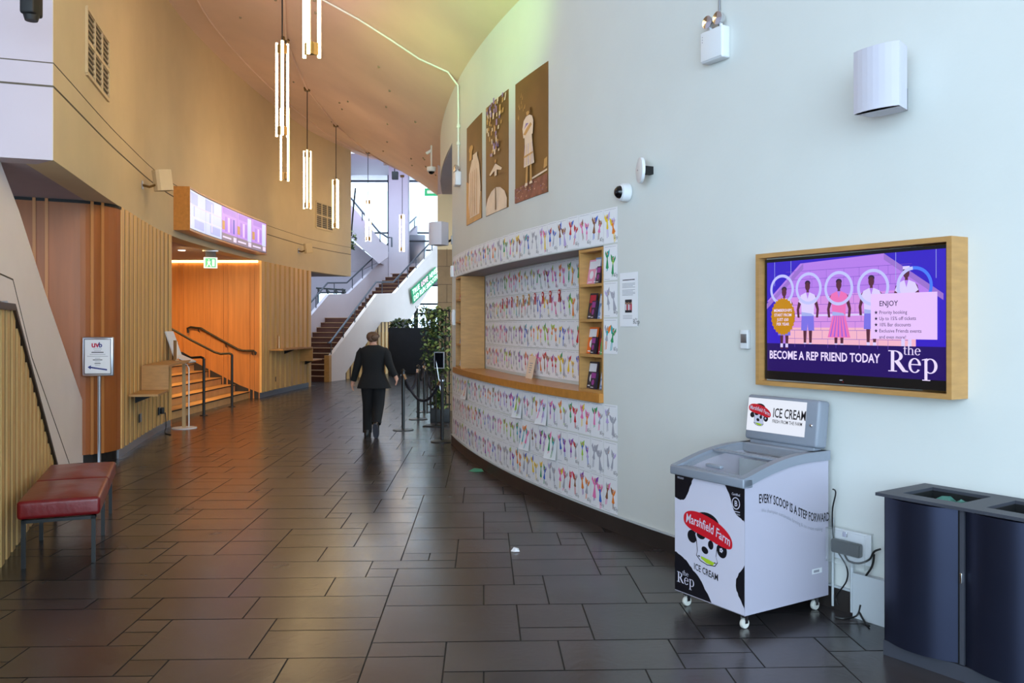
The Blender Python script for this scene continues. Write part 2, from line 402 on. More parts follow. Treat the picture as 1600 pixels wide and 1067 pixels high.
class Curve:
    """wall line in plan; s grows from far to near on the right wall (rightwards in the picture) and from near to far on the left wall"""
    def __init__(s, pts): 
        s.p = [Vector((x, y)) for x, y in pts]; s.a = [0]
        for i in range(1, len(s.p)): s.a.append(s.a[-1] + (s.p[i] - s.p[i - 1]).length)
    def at(s, q):
        q = max(0, min(q, s.a[-1] - 1e-6)); lo, hi = 0, len(s.a) - 1
        while hi - lo > 1:
            k = (lo + hi) // 2
            if s.a[k] <= q: lo = k
            else: hi = k
        t = (q - s.a[lo]) / (s.a[hi] - s.a[lo]); return s.p[lo].lerp(s.p[hi], t)
    def tan(s, q): return (s.at(q + .05) - s.at(q - .05)).normalized()
    def nrm(s, q): t = s.tan(q); return Vector((t.y, -t.x))      # to the viewer's side (x right, y away)
    def pt(s, q, d, z): p = s.at(q) + s.nrm(q) * d; return Vector((p.x, p.y, z))
    def fr(s, q, d, z): p = s.pt(q, d, z); return frame(p, s.tan(q))
    def s_of_u(s, u, lo=0, hi=None):
        best = None; k = (u - 800) / FOC
        n = len(s.p)
        for i in range(n - 1):
            a, b = s.p[i], s.p[i + 1]; fa, fb = a.x - k * a.y, b.x - k * b.y
            if fa * fb <= 0 and a.y > .5 and s.a[i] >= lo: return s.a[i] + (s.a[i + 1] - s.a[i]) * abs(fa) / (abs(fa) + abs(fb) + 1e-12)
        return None
    def uv(s, u, v):
        q = s.s_of_u(u); p = s.at(q); return q, EYE + (HOR - v) / FOC * p.y
RW = Curve([(XR(y), y) for y in [19 - .1 * i for i in range(251)]])       # from y=19 to y=-6
LW = Curve([(XL(y), y) for y in [7.88 + .1 * i for i in range(187)]])      # from y=7.88 to 26.5
def curved(b, C, s0, s1, z0, z1, d0, d1, m, step=.15, ends=True):
    n = max(1, int(abs(s1 - s0) / step)); vs = []
    for i in range(n + 1):
        q = s0 + (s1 - s0) * i / n; vs += [C.pt(q, d1, z0), C.pt(q, d1, z1), C.pt(q, d0, z1), C.pt(q, d0, z0)]
    fs = []
    for i in range(n):
        o = 4 * i
        for k in range(4): fs.append((o + k, o + (k + 1) % 4, o + 4 + (k + 1) % 4, o + 4 + k))
    if ends: fs += [(0, 1, 2, 3), (4 * n, 4 * n + 1, 4 * n + 2, 4 * n + 3)]
    b.add(vs, fs, m); return b
# ============================================================ SETTING
ZF = 3.23      # underside of the upper left wall
# floor of slate tiles in random courses, one mesh with grout below
def floor():
    u = .2; W, D = 105, 235; occ = [[False] * W for _ in range(D)]; rnd = random.Random(3)
    vs = []; fs = []; tint = []; sizes = [(3, 2)] * 5 + [(2, 2)] * 4 + [(4, 2)] * 2 + [(3, 3)] * 2 + [(2, 1)] * 2 + [(3, 1), (1, 1), (4, 3)]
    a = math.radians(1.9); ca, sa = math.cos(a), math.sin(a); g = .004
    for j in range(D):
        for i in range(W):
            if occ[j][i]: continue
            rnd.shuffle(sizes)
            for (w_, d_) in sizes + [(1, 1)]:
                if j + d_ <= D and i + w_ <= W and not any(occ[j + b][i + c] for b in range(d_) for c in range(w_)): break
            for b in range(d_):
                for c in range(w_): occ[j + b][i + c] = True
            x0, y0, x1, y1 = -12 + i * u + g, -6 + j * u + g, -12 + (i + w_) * u - g, -6 + (j + d_) * u - g
            o = len(vs); ti = rnd.random() * .35
            for x, y in ((x0, y0), (x1, y0), (x1, y1), (x0, y1)): vs.append((x * ca - y * sa, x * sa + y * ca, rnd.uniform(-.0006, .0006)))
            fs.append((o, o + 1, o + 2, o + 3)); tint.append(ti)
    n = len(fs); o = len(vs); vs += [(-16, -9, -.003), (12, -9, -.003), (12, 44, -.003), (-16, 44, -.003)]; fs.append((o, o + 1, o + 2, o + 3)); tint.append(0)
    me = bpy.data.meshes.new('floor'); me.from_pydata(vs, [], fs); me.materials.append(MATS['slate']); me.materials.append(MATS['grout'])
    me.polygons[n].material_index = 1
    at = me.attributes.new('tint', 'FLOAT', 'FACE'); at.data.foreach_set('value', tint); me.update()
    ob = bpy.data.objects.new('floor', me); COL.objects.link(ob); struct(ob)
floor()

# ceiling shell: high at the left wall, falling to the right wall
b = MB(); n = 16; ys = [-6 + .5 * i for i in range(68)] + [27.9]; vs = []; fs = []
for y in ys:
    l = XL(y) - .15 if y >= 7.88 else -10.2; r = XR(y) + .25
    for k in range(n + 1):
        x = l + (r - l) * k / n
        vs.append((x, y, ceilZ(x, y)))
m_ = n + 1
for i in range(len(ys) - 1):
    for k in range(n): fs.append((i * m_ + k, i * m_ + k + 1, (i + 1) * m_ + k + 1, (i + 1) * m_ + k))
b.add(vs, fs, 'ceiling_paint', True)
b.add([(p[0], p[1], p[2] + .3) for p in vs], [tuple(reversed(f)) for f in fs], 'ceiling_paint', True)
o_ = (len(ys) - 1) * m_
for k in range(n):
    a, c = vs[o_ + k], vs[o_ + k + 1]; b.poly([a, c, (c[0], c[1], c[2] + .3), (a[0], a[1], a[2] + .3)], 'ceiling_paint')
struct(b.build('ceiling'))

# ---- right wall with the counter recess and, beyond it, the high opening
SN0, SN1 = RW.s_of_u(712.5), RW.s_of_u(943)       # recess
SE = RW.s_of_u(706.5)                              # end of the full height wall
SB = RW.a[-1] - .05
CT, CB, NT = 1.125, 1.05, 2.38                     # counter top / underside, recess top
b = MB()
curved(b, RW, SE, SN0, 0, 5.2, 0, -.34, 'plaster'); curved(b, RW, SN1, SB, 0, 5.2, 0, -.34, 'plaster', .2)
curved(b, RW, SN0, SN1, 0, CB, 0, -.34, 'plaster'); curved(b, RW, SN0, SN1, NT, 5.2, 0, -.34, 'plaster')
curved(b, RW, .05, SE, 4.345, 5.2, 0, -.34, 'plaster')
struct(b.build('wall_right'))
b = MB(); curved(b, RW, SN0, SN1, CB, NT, -.34, -.40, 'plaster'); struct(b.build('wall_niche_back'))
b = MB(); curved(b, RW, SN0, SN1, NT - .004, NT, -.005, -.335, 'niche_grey'); struct(b.build('trim_1'))
# deep grey soffit and the pier behind the opening
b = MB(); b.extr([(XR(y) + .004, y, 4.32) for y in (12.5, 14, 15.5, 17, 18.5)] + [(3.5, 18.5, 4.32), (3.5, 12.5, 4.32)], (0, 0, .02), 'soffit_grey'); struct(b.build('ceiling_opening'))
b = MB(); b.box(-1.485, 17, 3.22, 3.5, 18.4, 4.32, 'plaster_left'); struct(b.build('wall_pier_upper'))
b = MB(); b.box(-1.485, 17, 0, 3.5, 18.4, 3.22, 'block_tile')
for k in range(9):
    b.box(-1.488, 16.996, .36 * k, 3.5, 17.0, .36 * k + .008, 'wood_gap')
    for j in range(4): b.box(-1.3 + .5 * j + .25 * (k % 2), 16.996, .36 * k, -1.294 + .5 * j + .25 * (k % 2), 17.0, .36 * k + .36, 'wood_gap')
struct(b.build('wall_pier_tiled'))
b = MB(); b.box(3.0, 12.4, 0, 3.2, 17, 4.4, 'plaster'); struct(b.build('wall_side_room'))
b = MB(); curved(b, RW, SE + .01, SB, 0, .13, .016, 0, 'skirting'); struct(b.build('baseboard_right'))
b = MB(); curved(b, RW, SE + .01, SB, .13, .142, .02, 0, 'white_duct'); struct(b.build('trim_2'))

# ---- left: curved upper wall, its end face and its soffit
b = MB(); curved(b, LW, 0, LW.a[-1], ZF, 7.35, 0, -.3, 'plaster_left', .2); struct(b.build('wall_left_upper'))
b = MB(); b.extr([(-4.24, 7.878, ZF - .0015), (-10.5, 5.64, ZF - .0015), (-10.5, 5.94, ZF - .0015), (-4.5, 8.08, ZF - .0015)], (0, 0, 4.1), 'plaster_white'); struct(b.build('wall_left_end'))
pts = [LW.at(LW.a[-1] * i / 30) for i in range(31)]
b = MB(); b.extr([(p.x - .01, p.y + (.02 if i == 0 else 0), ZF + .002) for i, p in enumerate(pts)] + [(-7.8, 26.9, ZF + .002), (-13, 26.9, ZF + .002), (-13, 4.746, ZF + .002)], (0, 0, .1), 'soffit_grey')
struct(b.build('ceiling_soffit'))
b = MB()
for z, h in ((3.90, .018), (4.12, .010)): curved(b, LW, 0.0, LW.a[-1], z, z + h, .003, -.01, 'groove', .15)
d = (Vector((-10.5, 5.64, 0)) - Vector((-4.236, 7.88, 0))).normalized(); nn = Vector((d.y, -d.x, 0)); nn = nn if nn.y < 0 else -nn
for z, h in ((3.90, .018), (4.12, .010)):
    a = Vector((-4.236, 7.88, z)) + nn * .003; c = a + d * 6; b.extr([a, c, c + Vector((0, 0, h)), a + Vector((0, 0, h))], -nn * .01, 'groove')
struct(b.build('trim_3'))

# ---- timber-clad pillars
def slat_run(b, C, s0, s1, z0, z1, pitch, w, d, mat1='wood_slat', matb='wood_gap'):
    curved(b, C, s0, s1, z0, z1, -.001, -.12, matb, .1)
    k = s0
    while k < s1 - w * .5:
        curved(b, C, k, min(k + w, s1), z0, z1, d, -.001, mat1, .3); k += pitch
SA = LW.s_of_u(187); SBb = LW.s_of_u(268)
b = MB(); slat_run(b, LW, SA + .05, SBb, .12, ZF, .28, .15, .018)
struct(b.build('wall_left_slatted'))
b = MB(); curved(b, LW, SA, SBb + .01, 0, .12, -.01, -.1, 'metal_grey', .1); struct(b.build('baseboard_left'))
# rounded corner and the panelled wall facing the entrance
c0 = LW.at(SA + .05); R = .55
arc = []
t0 = LW.tan(SA + .05); nv = LW.nrm(SA + .05); cen = c0 - nv * R
a0 = math.atan2((c0 - cen).y, (c0 - cen).x)
for k in range(9):
    a = a0 - math.radians(82) * k / 8; arc.append((cen.x + R * math.cos(a), cen.y + R * math.sin(a)))
last = Vector(arc[-1]); prev = Vector(arc[-2]); dd = (last - prev).normalized(); end = last + dd * 6.5
PW = Curve([tuple(end), tuple(last)] + arc[::-1][1:])
b = MB(); curved(b, PW, 0, PW.a[-1], .12, ZF, 0, -.12, 'wood_brown', .06)
struct(b.build('wall_left_panelled'))
b = MB()
k = PW.a[-1] - .42
for j in range(11):
    for q in (0, .13): curved(b, PW, k - q, k - q + .035, .12, ZF, .02, 0, 'wood_batten', .3)
    k -= .62
struct(b.build('trim_4'))
b = MB(); curved(b, PW, 0, PW.a[-1], 0, .12, -.03, -.1, 'dark', .1); struct(b.build('baseboard_panelled'))
b = MB(); curved(b, PW, 0, PW.a[-1], ZF - .035, ZF, .012, 0, 'dark', .1); struct(b.build('trim_5'))
# end of the first pillar (return into the stair opening)
e = LW.pt(SBb, 0, 0); b = MB(); b.extr([(e.x, e.y, 0), (e.x - 6, e.y + .05, 0), (e.x - 6, e.y - .1, 0), (e.x - .1, e.y - .12, 0)], (0, 0, ZF), 'wood_panel'); struct(b.build('wall_opening_near'))
# back wall of the stair opening (frontal) and second pillar
SC = LW.s_of_u(405.5); SD = LW.s_of_u(482); e = LW.pt(SC, 0, 0)
b = MB(); b.box(e.x - 7, e.y, 0, e.x, e.y + .15, ZF, 'wood_panel')
k = e.x - .12
for j in range(12):
    for q in (0, .1): b.box(k - q - .03, e.y - .022, .0, k - q, e.y, ZF, 'wood_panel')
    k -= .42 if j % 2 else .62
struct(b.build('wall_opening_back'))
b = MB(); slat_run(b, LW, SC, SD, .13, ZF, .36, .21, .05); struct(b.build('wall_left_slatted_far'))
b = MB(); curved(b, LW, SC, SD, 0, .13, .01, -.1, 'metal_grey', .1); struct(b.build('baseboard_left_far'))
e2 = LW.pt(SD, .03, 0); b = MB(); b.extr([(e2.x, e2.y, 0), (e2.x, e2.y + .2, 0), (e2.x - 7, e2.y + .2, 0), (e2.x - 7, e2.y, 0)], (0, 0, ZF), 'wood_slat'); struct(b.build('wall_pillar_far_side'))
b = MB(); b.box(-12.9, 14, 0, -12.7, 20.5, ZF, 'wood_panel'); struct(b.build('wall_opening_side'))

# ---- stairs inside the timber opening, rising to the left
b = MB(); ya, yb = 14.75, e.y - .005; xr = -6.18
for k in range(5):
    x = xr - .32 * k; z = .163 * (k + 1)
    b.box(-9.5 if k == 4 else x - .32, ya, 0, x, yb, z - .03, 'wood_tread'); b.box(-9.5 if k == 4 else x - .34, ya, z - .03, x + .02, yb, z, 'wood_tread')
    b.box(x + .0, ya, z - .026, x + .024, yb, z - .004, 'dark')
o = b.build('short_staircase'); tag(o, 'five pale timber steps lit amber inside the wood-lined opening', 'stairs')
b = MB(); b.extr([(e.x - .02, yb - .012, 0), (e.x - .02, yb - .012, .14), (e.x - .45, yb - .012, .3), (e.x - 2.0, yb - .012, 1.1), (e.x - 3.4, yb - .012, 1.1), (e.x - 3.4, yb - .012, 0)], (0, .012, 0), 'skirting'); struct(b.build('baseboard_stair'))

# ---- slatted enclosure and raking concrete fin at the left edge
pA = Vector((-3.57, 5.95, 0)); pd = Vector((-.367, .930, 0)).normalized()
def onplane(u, v, p0, d):
    k = (u - 800) / FOC; t = (k * p0.y - p0.x) / (d.x - k * d.y); q = p0 + d * t; return Vector((q.x, q.y, EYE + (HOR - v) / FOC * q.y))
nl = Vector((-pd.y, pd.x, 0)); nl = nl if nl.x < 0 else -nl      # away from the corridor
b = MB(); tops = [(-5.2, 2.55), (-1.2, 2.15)]
q20 = onplane(20, 485, pA, pd); q85 = onplane(88, 735, pA, pd); s20 = (q20 - pA).dot(pd); s85 = (q85 - pA).dot(pd)
def topz(s):
    if s < s20: return q20.z + (.03 if s > -1 else .03)
    return q20.z + (q85.z - q20.z) * (s - s20) / (s85 - s20)
s = -5.0
smax = s20 + (s85 - s20) * (q20.z - .06) / (q20.z - q85.z)
outl = [pA + pd * -5.0, pA + pd * smax, pA + pd * smax + Vector((0, 0, .06)), pA + pd * s20 + Vector((0, 0, q20.z)), pA + pd * -5.0 + Vector((0, 0, q20.z))]
b.extr([p + nl * .014 for p in outl], nl * .1, 'wood_gap')
while s < smax - .12:
    z0, z1 = topz(s), topz(s + .12)
    b.extr([pA + pd * s + Vector((0, 0, .0)), pA + pd * (s + .12) + Vector((0, 0, .0)), pA + pd * (s + .12) + Vector((0, 0, max(.05, z1))), pA + pd * s + Vector((0, 0, max(.05, z0)))], nl * .0135, 'wood_slat'); s += .22
struct(b.build('wall_left_slat_enclosure'))
b = MB(); tr = [(-5.0, q20.z), (s20, q20.z), (smax, .06)]
for (sa_, za), (sb_, zb) in zip(tr, tr[1:]):
    A_, B_ = pA + pd * sa_ + Vector((0, 0, za)), pA + pd * sb_ + Vector((0, 0, zb)); up = Vector((0, 0, .05))
    b.extr([A_ - nl * .02, B_ - nl * .02, B_ - nl * .02 + up, A_ - nl * .02 + up], nl * .34, 'skirting')
struct(b.build('trim_6'))
pB = Vector((-5.29, 10.64, 0)); pe = Vector((.1916, -1, 0)).normalized()
fin = [onplane(137, 726, pB, pe), onplane(132, 635, pB, pe), onplane(70, 455, pB, pe), onplane(30, 330, pB, pe), onplane(4, 262, pB, pe), onplane(1, 250, pB, pe), onplane(-60, 245, pB, pe), onplane(-60, 470, pB, pe), onplane(12, 470, pB, pe), onplane(45, 560, pB, pe), onplane(90, 726, pB, pe)]
for q in fin:
    q.z = min(q.z, ZF)
    if q.z < .12: q.z = 0
b = MB(); b.extr(fin, Vector((-.38, -.07, 0)), 'fin_paint'); struct(b.build('wall_raking_fin'))
b = MB()
ln = [onplane(-60, 425, pB, pe), onplane(0, 428, pB, pe), onplane(20, 437, pB, pe), onplane(50, 560, pB, pe), onplane(108, 724, pB, pe)]
for p, q in zip(ln, ln[1:]): b.extr([p + Vector((.004, 0, -.006)), q + Vector((.004, 0, -.006)), q + Vector((.004, 0, .008)), p + Vector((.004, 0, .008))], (-.01, 0, 0), 'groove')
struct(b.build('trim_7'))

# ---- outer shell so that daylight only comes through the openings
b = MB(); b.box(-10.7, -6, 0, -10.5, 5.9, 7.4, 'plaster_white'); struct(b.build('wall_left_near'))
b = MB(); b.box(-14, 6.5, 0, -13, 27, 8.6, 'plaster_white'); b.box(-14, 27, 0, -13, 40, 8.6, 'plaster_white'); struct(b.build('wall_hall_left'))
b = MB(); b.box(4.5, 18.4, 0, 4.7, 23, 8.6, 'plaster_white'); b.box(4.5, 23, 0, 4.7, 38.3, 1.0, 'plaster_white'); b.box(4.5, 23, 5, 4.7, 38.3, 8.6, 'plaster_white'); b.box(4.5, 23, 0, 4.7, 27, 8.6, 'plaster_white')
for k in range(7): b.box(4.55, 23 + 2.5 * k, 1, 4.65, 23.12 + 2.5 * k, 5, 'rail_metal')  # out-of-view wall left open as glazing to let more daylight in
b.box(4.55, 23, 4.4, 4.65, 38.3, 4.55, 'rail_metal'); struct(b.build('wall_hall_right'))
b = MB(); b.box(-14, 33, 8.4, 4.7, 40, 8.6, 'plaster_white'); b.box(-14, 27.8, 8.4, -10, 33, 8.6, 'plaster_white'); b.box(-10, 27.8, 8.4, 4.0, 30.0, 8.6, 'plaster_white')
for k in range(6): b.box(-10 + 2.8 * k, 27.8, 8.4, -9.9 + 2.8 * k, 33, 8.5, 'rail_metal')  # bars of an out-of-view skylight, opened for more light on the stairs
b.box(4.0, 27.8, 8.4, 4.7, 33, 8.6, 'plaster_white'); struct(b.build('ceiling_hall'))
b = MB(); b.box(-14, 27.75, 7.3, -4.2, 27.9, 8.6, 'plaster_white'); b.box(-4.2, 27.9, 6.95, 4.7, 28.0, 8.6, 'plaster_white'); b.box(-1.6, 18.4, 0, -1.4, 28, 6.95, 'plaster_white'); struct(b.build('wall_hall_front'))

# ---- main staircase
A0 = Vector((-5.51, 26.05, 0)); AD = Vector((.27, .963, 0)).normalized(); AN = Vector((-AD.y, AD.x, 0))   # AN: to the left, across the flight
def ST(s, w, z): q = A0 + AD * s + AN * w; return Vector((q.x, q.y, z))
W1 = 1.72
steps = []
for k in range(12): steps.append((-.15 + .29 * k, .165 * (k + 1)))
b = MB(); S1 = steps[-1][0]; SLn = 5.0
for i, (s_, z_) in enumerate(steps):
    s2 = steps[i + 1][0] if i < 11 else SLn
    b.extr([ST(s_, .12, 0 if i < 6 else z_ - .5), ST(s2, .12, 0 if i < 6 else z_ - .5), ST(s2, .12, z_ - .02), ST(s_, .12, z_ - .02)], AN * (W1 - .0), 'stair_brown')
    b.extr([ST(s_ - .02, .12, z_ - .02), ST(s2, .12, z_ - .02), ST(s2, .12, z_), ST(s_ - .02, .12, z_)], AN * W1, 'stair_nosing')
for k in range(14):
    s_ = SLn + .31 * k; z_ = 1.98 + .153 * (k + 1); s2 = s_ + .31 if k < 13 else 10.4
    b.extr([ST(s_, .12, z_ - .45), ST(s2, .12, z_ - .45), ST(s2, .12, z_ - .02), ST(s_, .12, z_ - .02)], AN * W1, 'stair_brown')
    b.extr([ST(s_ - .02, .12, z_ - .02), ST(s2, .12, z_ - .02), ST(s2, .12, z_), ST(s_ - .02, .12, z_)], AN * W1, 'stair_nosing')
t = thing('main_staircase', 'long brown-stepped stair between white parapets rising behind the walking person', 'stairs', (A0.x, A0.y, 0), (AD.x, AD.y))
b.build('stair_flight', t)
pfA = [(518, 556), (590, 459), (617, 458), (684, 384)]; lowA = [(684, 432), (641, 499), (608, 503), (596, 503), (540, 583)]
pa = [onplane(u, v, A0, AD) for u, v in pfA]; la = [onplane(u, v, A0, AD) for u, v in lowA]
# let the second flight run on behind the pier
ext = pa[3] + (pa[3] - pa[2]).normalized() * 2.6; exl = la[0] + (pa[3] - pa[2]).normalized() * 2.6
outline = pa + [ext, exl] + la + [onplane(540, 594, A0, AD) * 1, A0.copy()]
outline[-2].z = 0; outline[-1].z = 0
b = MB(); b.extr(outline, AN * .12, 'stair_plaster'); b.build('parapet', t)
b = MB(); 
b.extr([ST(-.16, 0, 0), ST(0, 0, 0), ST(0, 0, .8), ST(-.16, 0, .8)], AN * .16, 'wood_frame'); b.build('newel_panel', t)
sh = AN * (W1 + .12)
lowB = [(0, 0), ]
ob = [pa[0] + sh, pa[1] + sh, pa[2] + sh, pa[3] + sh, ext + sh]
b = MB(); b.extr(ob + [ob[4] - Vector((0, 0, 1.7)), ob[2] - Vector((0, 0, 1.5)), ST(3.2, W1 + .12, .9), ST(1.2, W1 + .12, 0), ST(0, W1 + .12, 0)], AN * .12, 'plaster_white'); b.build('parapet', t)
def rail(parent, pts, base, name='handrail', posts=None, r=.024):
    h = MB(); h.tube(pts, r, 'rail_metal', 8); hr = h.build(name, parent)
    return hr
for off in (Vector((0, 0, 0)), sh):
    rp = [p + off + Vector((0, 0, .40)) + AN * .06 for p in pa] + [ext + off + Vector((0, 0, .40)) + AN * .06]
    st = rp[0] + Vector((0, 0, 0)) - AD * .12
    b = MB(); b.tube([st] + rp, .03, 'rail_metal', 8); hr = b.build('handrail', t)
    tot = 0
    for i in range(4):
        a, c = rp[i], rp[i + 1]; L_ = (c - a).length; k = .1 if i == 0 else .5
        while k < L_:
            q = a.lerp(c, k / L_); pb = MB(); pb.tube([q - Vector((0, 0, .03)), q - Vector((0, 0, .42))], .018, 'rail_metal', 6); pb.build('rail_post', t); k += .95 if i != 1 else 1.5
# timber panels under the stair
b = MB(); q1, q2 = onplane(608, 600, A0, AD), la[2]
und = [onplane(540, 583, A0, AD), la[3], la[2], None, None]
bt = [und[0].copy(), und[1].copy(), und[2].copy()]
s_a, s_b = (und[0] - A0).dot(AD), (und[2] - A0).dot(AD) + .42
b.extr([ST(s_a, .15, 0), ST(s_b, .15, 0), ST(s_b, .15, la[2].z), ST((la[3] - A0).dot(AD), .15, la[3].z), ST(s_a, .15, und[0].z)], AN * .1, 'wood_gap')
k = s_a
s_c = (la[3] - A0).dot(AD)
while k < s_b - .05:
    f = lambda s: und[0].z + (la[3].z - und[0].z) * min(1, (s - s_a) / (s_c - s_a))
    b.extr([ST(k, .11, 0), ST(k + .2, .11, 0), ST(k + .2, .11, f(k + .2)), ST(k, .11, f(k))], AN * .06, 'wood_slat'); k += .3
struct(b.build('wall_under_stair'))

# ---- upper flight crossing behind, seen under the high ceiling
t = thing('upper_staircase', 'white upper stair flight with teal handrail slanting down behind the hanging lamps', 'stairs', (-6.5, 32.6, 3.6))
b = MB(); Y = 32.6
b.extr([P(538, 308, Y), P(596, 377, Y), P(606, 384, Y), P(606, 402, Y), P(592, 412, Y), P(538, 362, Y)], (0, .12, 0), 'plaster_white'); b.build('parapet', t)
Y2 = Y + .13; b = MB(); b.extr([P(538, 350, Y2), P(592, 400, Y2), P(592, 410, Y2), P(538, 362, Y2)], (0, 1.4, 0), 'plaster_white'); b.build('stair_flight', t)
b = MB(); b.tube([P(538, 297, Y), P(592, 362, Y), P(606, 371, Y), P(612, 371, Y), P(612, 386, Y)], .035, 'rail_metal', 8); b.build('handrail', t)
for u_, v_ in ((552, 314), (566, 331), (580, 348), (594, 364)):
    b = MB(); b.tube([P(u_, v_, Y), P(u_, v_ + 14, Y)], .02, 'rail_metal', 6); b.build('rail_post', t)
# grey wall below it
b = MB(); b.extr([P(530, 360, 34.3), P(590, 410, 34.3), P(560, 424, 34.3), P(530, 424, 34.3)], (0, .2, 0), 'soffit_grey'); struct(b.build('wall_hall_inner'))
# upper landing edge, column, far wall with windows
b = MB(); b.box(-5.0, 34.6, 0, -4.22, 35.1, 8.4, 'plaster_white'); struct(b.build('wall_hall_column'))
b = MB(); b.box(-5.7, 36.2, 4.05, 4.4, 38, 4.35, 'plaster_white'); struct(b.build('floor_upper_landing'))
def far_wall():
    Yw = 38.0; X = lambda u: (u - 800) / FOC * Yw; Z = lambda v: EYE + (HOR - v) / FOC * Yw
    wins = [(X(545), X(608), Z(405), Z(268)), (X(634), X(720), Z(425), Z(268)), (X(496), X(536), Z(503), Z(456)), (X(628), X(720), 0.1, Z(445))]
    xs = sorted({-13.0, 4.5} | {q for w_ in wins for q in w_[:2]}); zs = sorted({0, 8.4} | {q for w_ in wins for q in w_[2:]})
    b = MB()
    for i in range(len(xs) - 1):
        for j in range(len(zs) - 1):
            cx, cz = (xs[i] + xs[i + 1]) / 2, (zs[j] + zs[j + 1]) / 2
            if any(w_[0] < cx < w_[1] and w_[2] < cz < w_[3] for w_ in wins): continue
            b.box(xs[i], Yw, zs[j], xs[i + 1], Yw + .25, zs[j + 1], 'plaster_white')
    struct(b.build('wall_far'))
    bars = [(((), (283, 364, 391))), (((), (283, 364, 391))), (((), ())), (((650,), (475, 490)))]
    for k, (w_, (vu, hv)) in enumerate(zip(wins, bars)):
        f = MB(); x0, x1, z0, z1 = w_
        f.box(x0, Yw - .03, z0, x0 + .07, Yw + .05, z1, 'rail_metal'); f.box(x1 - .07, Yw - .03, z0, x1, Yw + .05, z1, 'rail_metal')
        f.box(x0, Yw - .03, z1 - .07, x1, Yw + .05, z1, 'rail_metal'); f.box(x0, Yw - .03, z0, x1, Yw + .05, z0 + .07, 'rail_metal')
        for v_ in hv: f.box(x0, Yw - .03, Z(v_) - .04, x1, Yw + .05, Z(v_) + .04, 'rail_metal')
        for u_ in vu: f.box(X(u_) - .09, Yw - .03, z0, X(u_) + .09, Yw + .05, z1, 'metal_black')
        fr = struct(f.build('window_%d' % (k + 1)))
        g = MB(); g.box(x0 + .05, Yw + .01, z0 + .05, x1 - .05, Yw + .02, z1 - .05, 'pane'); g.build('pane', fr)
far_wall()
# pale building across the street
b = MB(); b.box(-18, 62, 0, 8, 70, 11.5, 'concrete_bldg'); o = b.build('street_building'); tag(o, 'pale building outside, seen through the tall stair hall windows', 'building')
for x in (-12, -8.4, -4.9, -1.5):
    b = MB(); b.box(x, 61.9, 7.8, x + 1.7, 62, 10.0, 'metal_grey'); b.build('window', o)
# ============================================================ THINGS ON THE RIGHT WALL
# ---- wall display screen in its timber box
fl = Vector((1.59, 5.57, 0)); fr_ = Vector((2.274, 4.415, 0)); td = (fr_ - fl).normalized()
WD = (fr_ - fl).length; z0, z1 = 1.317, 2.166
t = thing('wall_display', 'large lit membership screen in a deep timber box above the ice cream freezer', 'screen', (fl.x, fl.y, z0), td)
T = MW[t.name]; H = z1 - z0
b = MB(T); th = .028; D_ = .145
b.box(0, 0, 0, WD, D_, th, 'wood_frame'); b.box(0, 0, H - th, WD, D_, H, 'wood_frame'); b.box(0, 0, th, th, D_, H - th, 'wood_frame'); b.box(WD - th, 0, th, WD, D_, H - th, 'wood_frame')
b.box(th, D_ - .02, th, WD - th, D_, H - th, 'wood_frame'); b.build('wooden_frame', t)
b = MB(T); b.box(th + .012, .045, th + .01, WD - th - .012, .1, H - th - .01, 'frame_black'); bz = b.build('screen_bezel', t)
b = MB(T); x0, x1, za, zb = th + .03, WD - th - .03, th + .065, H - th - .03; sw, sh_ = x1 - x0, zb - za
b.rect(x0, za, x1, zb, .044, 'scr_navy')
X = lambda f: x0 + f * sw
Z = lambda f: zb - f * sh_            # f measured from the top
y = .043
zc = .745
b.rect(x0, Z(zc), x1, zb, y, 'scr_blue')
b.poly([(X(.0), y - .0005, Z(.36)), (X(.22), y - .0005, Z(.03)), (X(.70), y - .0005, Z(.0)), (X(.98), y - .0005, Z(.36)), (X(.86), y - .0005, Z(.36)), (X(.86), y - .0005, Z(zc)), (X(.10), y - .0005, Z(zc)), (X(.10), y - .0005, Z(.36))], 'scr_set')
b.poly([(X(.16), y - .001, Z(.33)), (X(.8), y - .001, Z(.30)), (X(.8), y - .001, Z(zc)), (X(.16), y - .001, Z(zc))], 'scr_set2')
b.rect(X(.14), Z(zc), X(.86), Z(.60), y - .0012, 'scr_deck')
for k in range(9): b.rect(X(.13), Z(.10 + .075 * k), X(.84), Z(.10 + .075 * k) + .0025, y - .0015, 'scr_line')
rr = random.Random(5)
for k in range(9):
    for j in range(7): xx = X(.15 + .095 * j + rr.random() * .05); b.rect(xx, Z(.10 + .075 * (k + 1)), xx + .002, Z(.10 + .075 * k), y - .0015, 'scr_line')
for (a0_, b0_, a1_, b1_) in ((.0, .38, .24, .03), (.70, .0, .99, .34)):
    b.poly([(X(a0_), y - .002, Z(b0_)), (X(a1_), y - .002, Z(b1_)), (X(a1_), y - .002, Z(b1_ + .05)), (X(a0_), y - .002, Z(b0_ + .05))], 'scr_roof')
for fx in (.052, .16, .76, .955): b.rect(X(fx), Z(.22), X(fx) + .003, zb, y - .002, 'scr_pale2')
asp = sw
rings = [(.105, .255), (.275, .255), (.455, .265), (.645, .27), (.855, .275)]
b.rect(X(.19), Z(.50), X(.8), Z(.485), y - .0022, 'scr_shirt')
